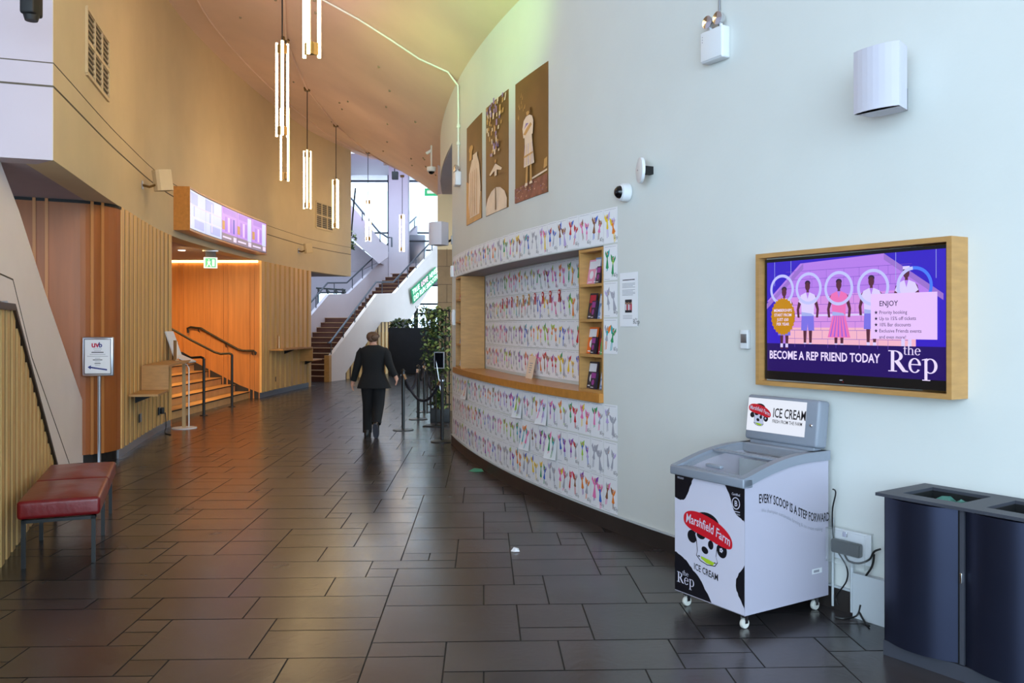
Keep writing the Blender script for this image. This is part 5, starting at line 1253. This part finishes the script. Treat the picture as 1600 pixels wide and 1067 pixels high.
# menu screens in a curved timber box
sA = LW.s_of_u(271); sB = sA + 5.15; zA, zB = 3.34, 4.09
t = thing('menu_screen_box', 'long curved timber box of five lit screens over the stair opening', 'screen', None, M=LW.fr(sA, 0, zA))
b = MB(); curved(b, LW, sA, sB, zA, zA + .03, .27, .0, 'wood_counter', .15); curved(b, LW, sA, sB, zB - .03, zB, .27, .0, 'wood_counter', .15); curved(b, LW, sA, sA + .03, zA + .03, zB - .03, .27, 0, 'wood_counter'); curved(b, LW, sB - .03, sB, zA + .03, zB - .03, .27, 0, 'wood_counter'); b.build('timber_case', t)
b = MB(); curved(b, LW, sA + .03, sB - .03, zA + .03, zB - .03, .262, .05, 'frame_black', .15); b.build('screen_back', t)
SL = (sB - sA - .08) / 5
for k in range(5):
    b = MB(); q0 = sA + .04 + SL * k; q1 = q0 + SL - .012; a0, a1 = zA + .045, zB - .045
    def pq(x0, x1, h0, h1, m, d): curved(b, LW, q0 + (q1 - q0) * x0, q0 + (q1 - q0) * x1, a0 + (a1 - a0) * h0, a0 + (a1 - a0) * h1, d, d - .002, m, .3)
    if k < 2:
        pq(0, 1, 0, 1, 'scr_pale', .266); pq(0, 1, .62, .64, 'scr_card', .268); pq(0, 1, .32, .34, 'scr_text', .268); pq(.05 + .3 * k, .1 + .3 * k, .1, .9, 'scr_text', .269); pq(.3, .9, .05, .28, 'scr_pale2', .268); pq(.25, .3, .34, .62, 'scr_pale2', .269)
        pq(.0, .5, .66, .96, 'scr_pale2', .268)
    else:
        pq(0, 1, 0, 1, 'scr_set', .266); pq(0, 1, 0, .22, 'scr_taupe', .268); pq(.02, .18, .32, .58, 'scr_gold', .269); pq(.05, .6, .08, .13, 'scr_text', .269); pq(.75, .95, .04, .18, 'scr_text', .269)
        for j in range(4): pq(.22 + .17 * j, .32 + .17 * j, .28, .72, ['scr_violet', 'scr_card', 'scr_violet', 'scr_blue'][j], .2685 + .0002 * j)
        pq(.1, .95, .8, .97, 'scr_violet', .268)
        if k > 2: pq(.7, .95, .2, .95, 'scr_pale', .2695)
    b.build('lit_screen', t)
# led strip, downlight, exit sign
yw = LW.pt(SC, 0, 0).y; xw = LW.pt(SC, 0, 0).x
b = MB(); b.box(xw - 5.5, yw - .06, ZF - .045, xw - .03, yw - .02, ZF - .002, 'led_strip'); tag(b.build('light_strip'), 'warm glowing light strip along the top of the timber wall over the stairs', 'light')
p = P(284, 391, 1.53 * FOC / (HOR - 391))
b = MB(); b.lathe([(.07, 0), (.07, -.008), (.0, -.008)], 'downlight', 18, (p.x, p.y, ZF)); tag(b.build('downlight'), 'small round downlight in the soffit above the short stairs', 'ceiling light')
p = P(329, 389, 17.2); t = thing('exit_sign', 'small hanging green exit sign below the menu screens', 'exit sign', (p.x, p.y, ZF - .31), (1, .3)); T = MW[t.name]
b = MB(T); b.box(-.15, -.06, .27, .15, .06, .31, 'metal_grey', .005); b.box(-.1, -.015, .16, .1, .015, .27, 'metal_black'); b.build('mount', t)
b = MB(T); b.box(-.13, -.012, -.06, .13, .012, .16, 'exit_white', .003); pn = b.build('sign_face', t)
b = MB(T); b.rect(-.10, -.04, .10, .14, -.0135, 'exit_green'); b.rect(.03, -.02, .08, .12, -.0145, 'exit_white'); b.ell(-.03, .105, .015, .015, -.0145, 'exit_white', 10); b.poly([(-.06, -.0145, .08), (.0, -.0145, .08), (-.01, -.0145, .03), (.02, -.0145, -.03), (.0, -.0145, -.03), (-.03, -.0145, .02), (-.06, -.0145, -.03), (-.08, -.0145, -.03), (-.05, -.0145, .03)], 'exit_white'); b.build('pictogram', pn)
# vents
def vent(us, cols, rows, label):
    (ua, va0, va1), (ub, vb0, vb1) = us; qa, z1a = LW.uv(ua, va0); _, z0a = LW.uv(ua, va1); qb, z1b = LW.uv(ub, vb0); _, z0b = LW.uv(ub, vb1); z0, z1 = (z0a + z0b) / 2, (z1a + z1b) / 2
    t = thing('air_vent', label, 'vent', None, M=LW.fr((qa + qb) / 2, 0, z0))
    b = MB(); w_ = .04
    for k in range(cols + 1): q = qa + (qb - qa) * k / cols; curved(b, LW, q - w_ / 2, q + w_ / 2, z0, z1, .025, 0, 'plaster_left', .2)
    for k in range(rows + 1): z = z0 + (z1 - z0) * k / rows; curved(b, LW, qa, qb, z - w_ / 2, z + w_ / 2, .026, 0, 'plaster_left', .2)
    b.build('frame', t)
    b = MB(); curved(b, LW, qa, qb, z0, z1, .004, 0, 'groove', .2); b.build('back_plate', t)
    b = MB(); n_ = int((z1 - z0) / .055)
    for k in range(n_): z = z0 + (z1 - z0) * (k + .3) / n_; curved(b, LW, qa, qb, z, z + .022, .016, .005, 'grille_beige', .3)
    b.build('louvres', t)
vent(((133.5, 10, 116), (168, 66, 155)), 3, 2, 'tall cream air vent high on the left curved wall near the corner')
vent(((493.5, 315, 356), (519.5, 322, 361)), 3, 2, 'smaller square air vent on the far end of the left wall')
# black spotlight at the top left
p = P(49, -12, 7.2); t = thing('black_spotlight', 'black stage spotlight hanging at the top left corner of the photo', 'spotlight', (p.x, p.y, p.z)); T = MW[t.name]
b = MB(T); b.box(-.06, -.08, -.2, .06, .08, .04, 'dark', .02); b.lathe([(.05, -.24), (.062, -.2), (.062, -.1), (.0, -.1)], 'dark', 20); b.build('lamp_body', t)
b = MB(T); b.box(-.075, -.01, -.05, -.065, .01, .2, 'dark'); b.box(.065, -.01, -.05, .075, .01, .2, 'dark'); b.box(-.075, -.01, .19, .075, .01, .2, 'dark'); b.tube([(0, 0, .2), (0, 0, 7.15 - p.z)], .015, 'dark', 8); b.build('yoke', t)

# ============================================================ PENDANT TUBE LAMPS
def pendant(u, Y, label, ang=0, L=1.2, zb=4.13):
    x = (u - 800) / FOC * Y; zc = ceilZ(x, Y) if Y < 27.8 else 6.6
    t = thing('tube_pendant_lamp', label, 'pendant lamp', (x, Y, zb), (math.cos(ang), math.sin(ang)), 'hanging tube lamps down the foyer'); T = MW[t.name]
    for k in range(3):
        a = 2 * PI * k / 3 + .5; cx, cy = .078 * math.cos(a), .078 * math.sin(a)
        b = MB(T); b.tube([(cx, cy, 0), (cx, cy, L)], .016, 'tube_light', 12); b.build('light_tube', t)
    for z0, z1, nm in ((.02, .13, 'lower_bracket'), (L - .13, L - .02, 'upper_bracket')):
        b = MB(T)
        for k in range(3): a = 2 * PI * k / 3 + .5; c_ = Matrix.Rotation(a, 4, 'Z'); b.extr([c_ @ Vector(p_) for p_ in ((0, -.012, z0), (.066, -.012, z0), (.066, -.012, z1), (0, -.012, z1))], c_.to_3x3() @ Vector((0, .024, 0)), 'brass')
        b.lathe([(.03, z0), (.03, z1)], 'brass', 12); b.build(nm, t)
    b = MB(T); b.tube([(0, 0, L - .02), (0, 0, zc - zb)], .009, 'metal_black', 8); b.build('cord', t)
    b = MB(T); b.lathe([(.0, zc - zb - .05), (.06, zc - zb - .05), (.075, zc - zb + .02)], 'brass', 18); b.build('ceiling_rose', t)
for u, Y, lab, ang in ((485.5, 7.7, 'nearest tube lamp, largest, cut by the top edge of the photo', 0), (441, 10.94, 'second tube lamp from the camera, largest one wholly in view', .3), (446.5, 14.27, 'third tube lamp, half hidden below the second', .8), (480, 17.7, 'fourth tube lamp, left of the far vent', .2),
                       (525, 21.2, 'fifth tube lamp, hanging in front of the far square vent', .5), (575, 24.5, 'sixth tube lamp, against the bright windows and upper stair flight', .1), (628.5, 27.9, 'farthest tube lamp, in front of the white column above the stairs', .4)): pendant(u, Y, lab, ang)
b = MB(); pts = []
for y in [5 + .5 * k for k in range(46)]:
    # line of the lamps on the ceiling
    ks = [(7.7, 485.5), (10.94, 441), (14.27, 446.5), (17.7, 480), (21.2, 525), (24.5, 575), (27.7, 627)]
    u = None
    for (ya, ua), (yb, ub) in zip(ks, ks[1:]):
        if y <= yb or yb == 27.7: xa, xb = (ua - 800) / FOC * ya, (ub - 800) / FOC * yb; x = xa + (xb - xa) * (y - ya) / (yb - ya); break
    pts.append((x, y, ceilZ(x, y) - .02))
b.tube(pts, .02, 'ceiling_paint', 8); tag(b.build('conduit'), 'painted pipe on the ceiling that links the hanging tube lamps', 'conduit')
# small ceiling bosses (star lights)
r = random.Random(9); k = 0
while k < 26:
    y = r.uniform(11, 26.5); x = r.uniform(XL(y) + 1.2, -1.7)
    if abs(x - (-4.0)) < .3: continue
    b = MB(); z = ceilZ(x, y); b.lathe([(.02, .03), (.02, -.02), (.0, -.03)], 'grille_beige', 10, (x, y, z)); tag(b.build('ceiling_fixing'), 'small round fixing on the pink-lit ceiling', 'fixing', 'small round fixings scattered over the ceiling'); k += 1
# ============================================================ MIDDLE AND FAR
# ---- walking person seen from behind
gx, gy = -2.13, 13.12
t = thing('person', 'person in black suit and black trousers walking away, hair pinned up', 'person', (gx, gy, 0), (1, 0)); T = MW[t.name]
R = lambda *a: a
N_ = [(0, 0, .93, .115, .085), (0, 0, 1.06, .105, .08), (0, -.005, 1.22, .13, .09), (0, -.01, 1.34, .11, .07), (-.005, .0, 1.41, .052), (-.008, .01, 1.47, .06), (-.012, .015, 1.53, .078, .088), (-.012, .012, 1.575, .06, .07),   # 0-7
      (-.155, 0, 1.335, .052), (-.225, -.01, 1.12, .042), (-.305, .02, .90, .030), (-.328, .035, .825, .022, .034), (-.335, .04, .785, .018, .034),   # 8-12 left arm
      (.155, 0, 1.335, .052), (.23, -.05, 1.13, .042), (.325, -.07, .975, .030), (.358, -.06, .91, .022, .034), (.366, -.055, .875, .018, .034),       # 13-17 right arm
      (-.085, 0, .86, .088), (-.085, .03, .50, .056), (-.10, .06, .12, .040), (-.10, .03, .05, .04), (-.10, .17, .035, .034),                        # 18-22 left leg
      (.085, 0, .86, .088), (.08, .0, .50, .056), (.075, -.215, .25, .038), (.075, -.265, .21, .036), (.075, -.21, .05, .030)]                       # 23-27 right leg (heel up)
Ed = [(0, 1), (1, 2), (2, 3), (3, 4), (4, 5), (5, 6), (6, 7), (3, 8), (8, 9), (9, 10), (10, 11), (11, 12), (3, 13), (13, 14), (14, 15), (15, 16), (16, 17), (0, 18), (18, 19), (19, 20), (20, 21), (21, 22), (0, 23), (23, 24), (24, 25), (25, 26), (26, 27)]
for hand, root in ((-1, 12), (1, 17)):
    hx, hy, hz = N_[root][:3]
    for k, ln in enumerate((.058, .068, .064, .05)):
        a = len(N_); yy = hy + .026 - .0175 * k; N_ += [(hx + hand * -.002, yy, hz - .028, .0085), (hx - hand * .006, yy, hz - .028 - ln * .5, .008), (hx - hand * .022, yy + .004, hz - .028 - ln * .9, .007)]; Ed += [(root, a), (a, a + 1), (a + 1, a + 2)]
    a = len(N_); wx, wy, wz = N_[root - 1][:3]; N_ += [(wx - hand * .012, wy + .036, wz - .02, .0095), (wx - hand * .018, wy + .048, wz - .055, .008)]; Ed += [(root - 1, a), (a, a + 1)]
skin_mesh('body', N_, Ed, t, 'skin', 2)
# face and ears (the head turns a little to the left)
b = MB(T); b.ball((-.085, .03, 1.52), .012, .02, .028, 'skin'); b.ball((.062, .01, 1.52), .012, .02, .028, 'skin'); b.ball((-.03, .105, 1.51), .014, .022, .02, 'skin'); b.ball((-.05, .085, 1.54), .01, .008, .008, 'dark'); b.ball((.0, .095, 1.54), .01, .008, .008, 'dark'); b.ball((-.03, .10, 1.475), .022, .01, .006, 'leather'); b.build('face', t)
b = MB(T); b.loft([(-.01, .005, 1.455, .045, .05), (-.012, -.012, 1.48, .078, .082), (-.014, -.012, 1.52, .092, .098), (-.014, -.01, 1.56, .089, .095), (-.012, .0, 1.592, .070, .078), (-.01, .01, 1.61, .03, .035)], 'hair', 20); b.ball((.035, -.095, 1.525), .06, .045, .05, 'hair'); b.ball((.075, -.06, 1.545), .032, .04, .032, 'hair'); b.ball((-.02, -.08, 1.49), .05, .03, .035, 'hair'); b.build('hair', t)
b = MB(T)
b.loft([(.01, 0, .745, .262, .175), (.005, -.005, .80, .240, .162), (0, -.005, .90, .200, .14), (0, -.003, 1.00, .165, .118), (0, -.005, 1.08, .168, .118), (0, -.012, 1.20, .188, .128), (0, -.015, 1.29, .203, .125), (0, -.012, 1.345, .205, .110), (0, -.006, 1.375, .155, .09), (0, 0, 1.405, .08, .07)], 'fabric_black', 28, False)
for s_, pts in ((-1, [(-.155, -.005, 1.335), (-.195, -.008, 1.27), (-.236, -.01, 1.12), (-.272, .005, 1.0), (-.314, .025, .855)]), (1, [(.155, -.005, 1.335), (.20, -.015, 1.27), (.243, -.045, 1.13), (.285, -.06, 1.04), (.345, -.068, .93)])):
    b.tube(pts, [.060, .070, .064, .055, .048], 'fabric_black', 16)
jk = b.build('jacket', t)
b = MB(T); b.box(-.04, -.118, 1.005, .04, -.108, 1.03, 'trouser_black', .004); b.box(-.006, -.116, 1.012, .006, -.121, 1.024, 'silver'); b.build('back_tab', jk)
b = MB(T); b.loft([(.0, 0, .98, .13, .10), (0, 0, .88, .165, .125), (0, 0, .80, .17, .128)], 'trouser_black', 22, False)
b.tube([(-.085, 0, .86), (-.09, .005, .74), (-.088, .03, .50), (-.10, .055, .25), (-.102, .045, .055)], [.104, .102, .084, .074, .070], 'trouser_black', 18)
b.tube([(.085, 0, .86), (.087, .0, .74), (.083, -.01, .50), (.078, -.12, .34), (.075, -.205, .215)], [.104, .102, .086, .078, .070], 'trouser_black', 18); b.build('trousers', t)
b = MB(T); b.loft([(-.10, .07, .0, .045, .13), (-.10, .07, .025, .05, .138), (-.10, .06, .06, .046, .12), (-.10, .03, .10, .042, .07)], 'shoe_black', 18); b.build('shoe', t)
Tq = T @ Matrix.Translation((.075, -.235, .135)) @ Matrix.Rotation(math.radians(-68), 4, 'X')
b = MB(Tq); b.loft([(0, .01, -.03, .045, .13), (0, .01, -.005, .05, .138), (0, .0, .03, .046, .12), (0, -.03, .075, .042, .07)], 'shoe_black', 18); sh_o = b.build('shoe', t)
b = MB(Tq); b.loft([(0, .01, -.045, .043, .128), (0, .01, -.028, .046, .132)], 'sole_grey', 18); b.build('sole', sh_o)

# ---- rope barrier
def stanchion(u, vb, lab, h=1.0, dia=.13):
    p = Fl(u, vb - 2); t = thing('stanchion_post', lab, 'barrier post', (p.x, p.y, 0), (1, 0), 'black barrier posts near the ivy'); T = MW[t.name]
    b = MB(T); b.lathe([(.0, 0), (.17, 0), (.17, .012), (.03, .03), (.0, .03)], 'metal_black', 30); b.build('base', t)
    b = MB(T); b.tube([(0, 0, .02), (0, 0, h - .06)], .026, 'metal_black', 14); b.build('pole', t)
    b = MB(T); b.lathe([(.033, h - .12), (.033, h - .08), (.028, h - .07), (.028, h - .05), (.036, h - .045), (.036, h - .03), (.02, h - .022), (.02, h - .008), (.0, h)], 'metal_black', 18)
    for k in range(4): a = PI / 2 * k + .4; b.box(.03 * math.cos(a) - .008, .03 * math.sin(a) - .008, h - .115, .03 * math.cos(a) + .008, .03 * math.sin(a) + .008, h - .09, 'silver')
    b.build('finial', t); return Vector((p.x, p.y, h - .10))
p1 = stanchion(630, 674, 'leftmost barrier post, nearest the walking person')
p2 = stanchion(653.5, 657, 'second barrier post from the left, thinner looking between two others')
p3 = stanchion(663, 645.5, 'farthest barrier post, third from the left')
p5 = stanchion(691, 692, 'nearest barrier post beside the counter wall end')
p6 = stanchion(688, 655, 'barrier post half hidden in front of the ivy')
def rope(a, c, sag, lab):
    t = thing('barrier_rope', lab, 'rope', ((a.x + c.x) / 2, (a.y + c.y) / 2, (a.z + c.z) / 2 - sag), (1, 0), 'dark velvet ropes between barrier posts'); n_ = 18
    dirn = (c - a).normalized(); a2, c2 = a + dirn * .05, c - dirn * .05
    pts = [a2.lerp(c2, k / n_) - Vector((0, 0, sag * (1 - (2 * k / n_ - 1) ** 2))) for k in range(n_ + 1)]
    b = MB(); b.tube(pts[1:-1], .021, 'rope', 10); b.build('rope', t)
    for e_, (i, j) in ((a2, (0, 1)), (c2, (-1, -2))): b = MB(); b.tube([pts[i], pts[j]], .024, 'chrome', 10); b.build('end_ferrule', t)
rope(p1, p2, .30, 'short velvet rope between the two leftmost barrier posts')
rope(p2, p3, .22, 'velvet rope between the second and farthest barrier posts')
rope(p1, p5, .36, 'long velvet rope swagging from the leftmost post to the nearest post')
rope(p3, p6, .42, 'velvet rope from the farthest post toward the ivy')

# framed sign on a stand among the posts
p = Fl(682, 666); t = thing('framed_sign_stand', 'silver-framed dark notice on a slim black stand before the ivy', 'sign', (p.x, p.y, 0), (1, -.25)); T = MW[t.name]
b = MB(T); b.box(-.2, -.14, 0, .14, .14, .02, 'metal_black', .004); b.build('base', t)
b = MB(T); b.box(-.02, -.01, .02, .0, .01, 1.1, 'metal_black'); b.build('pole', t)
b = MB(T); b.box(-.03, -.04, .98, .15, -.02, 1.26, 'silver'); fr2 = b.build('sign_frame', t)
b = MB(T); b.box(-.015, -.043, .995, .135, -.039, 1.245, 'dark_glass'); b.build('notice', fr2)
b = MB(T); b.tube([(-.01, -.03, 1.2), (.05, -.05, .85), (.1, -.05, .55)], .008, 'silver', 6); b.build('rear_strut', t)

# ---- ivy on a slatted trellis
p = Vector((-1.30, 15.0, 0)); t = thing('ivy_screen', 'tall green ivy climbing a dark trellis at the end of the counter wall', 'plant', p); T = MW[t.name]
b = MB(T)
for k in range(7): x = -.21 + .065 * k; b.box(x, .05, .15, x + .025, .075, 2.0, 'bark')
for z in (.3, .9, 1.5, 1.95): b.box(-.21, .04, z, .22, .055, z + .03, 'bark')
b.build('trellis', t)
b = MB(T); b.box(-.14, .0, 0, .2, .22, .24, 'dark', .01); b.build('planter', t)
r = random.Random(21)
def leaves(b, n_, fn, size, mats=('leaf', 'leaf', 'leaf_light')):
    for k in range(n_):
        c = Vector(fn(r)); s = size * r.uniform(.7, 1.35); e = Euler((r.uniform(-1.2, 1.2), r.uniform(-.8, .8), r.uniform(0, 6.28))).to_matrix(); 
        pts = [(0, 0, 0), (.35, .25, .06), (.25, .7, .0), (0, 1, -.1), (-.25, .7, .0), (-.35, .25, .06)]
        vs = [c + e @ (Vector(q) * s) for q in pts]; b.add(vs, [(0, 1, 2, 3), (0, 3, 4, 5)], r.choice(mats))
def ivyfn(r):
    z = r.uniform(.3, 2.02); w_ = .24 if z > 1.1 else .20 if z > .9 else .10; 
    x = r.gauss(0, w_ * .55) + (-.03 if z > 1 else .04); return (max(-.26, min(.26, x)), r.uniform(-.12, .06), z)
b = MB(T); leaves(b, 900, ivyfn, .07); fo = b.build('foliage', t); fo['kind'] = 'stuff'
b = MB(T); 
for k in range(5): x = -.15 + .07 * k; b.tube([(x, .0, .3), (x + r.uniform(-.04, .04), -.02, .8), (x + r.uniform(-.06, .06), 0, 1.4), (x, 0, 1.95)], .008, 'bark', 5)
b.build('stems', t)

# ---- dark screen planter with plants on top
Ys = 29.3; x0 = (607 - 800) / FOC * Ys; ZT = EYE - 3 / FOC * Ys
t = thing('planter_screen', 'wide black fabric screen planter standing at the far end of the hall', 'planter', (-3.2, Ys, 0)); 
b = MB(); b.box(x0, Ys, .06, x0 + 1.55, Ys + .5, ZT, 'screen_cloth', .01); b.build('left_panel', t)
b = MB(); b.box(x0 + 1.57, Ys, .06, x0 + 3.2, Ys + .5, ZT, 'screen_cloth', .01); b.build('right_panel', t)
b = MB(); b.box(x0, Ys + .02, 0, x0 + 3.2, Ys + .48, .07, 'dark'); b.build('base', t)
for i, (u, hgt, w_, lab) in enumerate(((616, .22, .35, 'low leafy plant at the left end on the black planter'), (628, .28, .35, 'small leafy plant second from the left on the black planter'), (643, .30, .4, 'leafy plant in the middle of the black planter before the glass doors'), (658, .75, .45, 'taller broad-leaved plant on the black planter'), (674, .5, .4, 'leafy plant at the right end of the black planter beside the ivy'))):
    x = (u - 800) / FOC * Ys; pc = Vector((x, Ys + .2, ZT)); t = thing('potted_plant', lab, 'plant', pc, (1, 0), 'plants on the black planter'); T = MW[t.name]
    b = MB(T)
    for k in range(6): a = r.uniform(0, 6.28); b.tube([(0, 0, -.0), (w_ * .25 * math.cos(a), w_ * .2 * math.sin(a), hgt * .6), (w_ * .5 * math.cos(a), w_ * .3 * math.sin(a), hgt)], .01, 'leaf', 5)
    b.build('stems', t)
    b = MB(T); leaves(b, 45, lambda r_: (r_.uniform(-w_ / 2, w_ / 2), r_.uniform(-.15, .15), r_.uniform(.02, hgt)), .13); f_ = b.build('foliage', t); f_['kind'] = 'stuff'

# ---- neon sign on the stair parapet
pz = onplane(662, 448, A0, AD)
Tn = frame(onplane(640.5, 462, A0, AD) - AN * .12, AD)
a_, c_ = onplane(640.5, 461, A0, AD), onplane(677, 427, A0, AD); dd = c_ - a_; Ln = dd.length; sl = math.atan2(dd.z, math.hypot(dd.x, dd.y))
Tn = frame(a_ - AN * .10, AD) @ Matrix.Rotation(-sl, 4, 'Y')
t = thing('neon_sign', 'sloping green neon lettering with one pink word under the main staircase', 'neon sign', None, M=Tn)
vs1, _ = text_geo('TRUE LOVE NEVER', 'LEFT', 0, 0); wl = max(p[0] for p in vs1); sz = .27; kx = Ln / (wl * sz)
b = MB(Tn); b.box(-.08, .0, -.34, Ln + .10, .015, .25, 'neon_glow_backing'); b.build('glow_backing_panel', t)  # panel coloured as the halo of the neon
def neon(st, x, z, m, nm):
    b = MB(Tn); b.text(st, x, z, sz, -.02, m, 'LEFT', kx, .004, .15); b.build(nm, t); vs, _ = text_geo(st, 'LEFT', 0, 0); return x + max(p[0] for p in vs) * sz * kx
x = neon('TRUE', 0, 0, 'neon_green', 'green_word'); x = neon('LOVE', x + .16 * kx, 0, 'neon_pink', 'pink_word'); neon('NEVER', x + .16 * kx, 0, 'neon_green', 'green_word')
neon('DID RUN SMOOTH', .02, -.26, 'neon_green', 'green_words')
# ---- track spotlights by the far left window
t = thing('track_light_bar', 'black track with four small spotlights before the far window left of the stairs', 'track light', P(515, 452, 33)); Yt = 33.0
b = MB(); b.tube([P(494, 450, Yt), P(540, 453, Yt)], .035, 'metal_black', 6); b.build('track', t)
for u in (497, 510, 523, 535): b = MB(); b.tube([P(u, 451, Yt), P(u + 1, 454, Yt), P(u + 4, 458, Yt)], [.03, .05, .07], 'metal_black', 8); b.build('spotlight', t)
# small far things in the hall
p = P(551, 378, 30); t = thing('hanging_plant', 'small trailing plant lit green at the far corner of the left wall', 'plant', (p.x - .05, p.y, p.z)); T = MW[t.name]
b = MB(T); leaves(b, 60, lambda r_: (r_.uniform(-.15, .15), r_.uniform(-.12, .12), r_.uniform(-.3, .35)), .14); b.build('foliage', t)['kind'] = 'stuff'
b = MB(T); b.tube([(0, 0, .2), (.05, 0, .9), (.15, 0, 1.9)], .03, 'metal_black', 6); b.build('hanger', t)
p = P(616, 274, 33.5); b = MB(); b.box(p.x - .10, p.y, p.z - .14, p.x + .14, p.y + .2, p.z + .16, 'dark', .01); b.tube([(p.x, p.y + .1, p.z + .1), (p.x, p.y + .1, 8.4)], .02, 'dark', 6); tag(b.build('loudspeaker'), 'small black box speaker hanging before the far white column', 'speaker')
p = P(651, 402, 36.6); b = MB(); b.box(p.x - .3, p.y, 4.35, p.x + .35, p.y + .5, 5.6, 'metal_grey', .02); tag(b.build('upper_cabinet'), 'grey cabinet on the upper landing at the top of the stairs', 'cabinet')
b = MB(); b.tube([(-4.4, 36.3, 5.3), (0, 36.3, 5.3)], .04, 'rail_metal', 6)
for x in (-4.4, -3.4, -2.4): b.tube([(x, 36.3, 4.35), (x, 36.3, 5.3)], .03, 'rail_metal', 6)
tag(b.build('landing_rail'), 'thin metal rail along the upper landing before the windows', 'railing')
p = P(676, 300, 27.4); b = MB(); b.box(p.x - .26, p.y, p.z - .12, p.x + .3, p.y + .04, p.z + .12, 'exit_green'); b.rect(p.x - .18, p.z - .05, p.x + .05, p.z + .05, p.y - .01, 'exit_white'); b.tube([(p.x, p.y + .02, p.z + .1), (p.x, p.y + .02, ceilZ(p.x, p.y))], .01, 'metal_black', 6); tag(b.build('exit_sign'), 'tiny green exit sign at the far ceiling edge', 'exit sign')
for i, (u, v, h_, c1) in enumerate(((634, 503, 1.55, 'hair'),)):
    pass
# ---- scraps on the floor
for u, v, m, lab, s in ((744, 736.5, 'scrap_green', 'small crumpled green paper scrap on the floor near the skirting', .09), (773, 735.5, 'scrap_green', 'second tiny green scrap right against the skirting', .05), (805, 862, 'paper', 'tiny white paper scrap on the dark floor', .035)):
    p = Fl(u, v); b = MB(); rr2 = random.Random(u); q = [(p.x - s, p.y, .004), (p.x - s * .2, p.y - s * .8, .006), (p.x + s, p.y - s * .3, .004), (p.x + s * .7, p.y + s * .8, .02), (p.x - s * .3, p.y + s * .6, .03)]; b.add(q + [(p.x + s * .1, p.y, .028)], [(0, 1, 5), (1, 2, 5), (2, 3, 5), (3, 4, 5), (4, 0, 5)], m); tag(b.build('paper_scrap'), lab, 'scrap')
print('objects', len(bpy.data.objects))
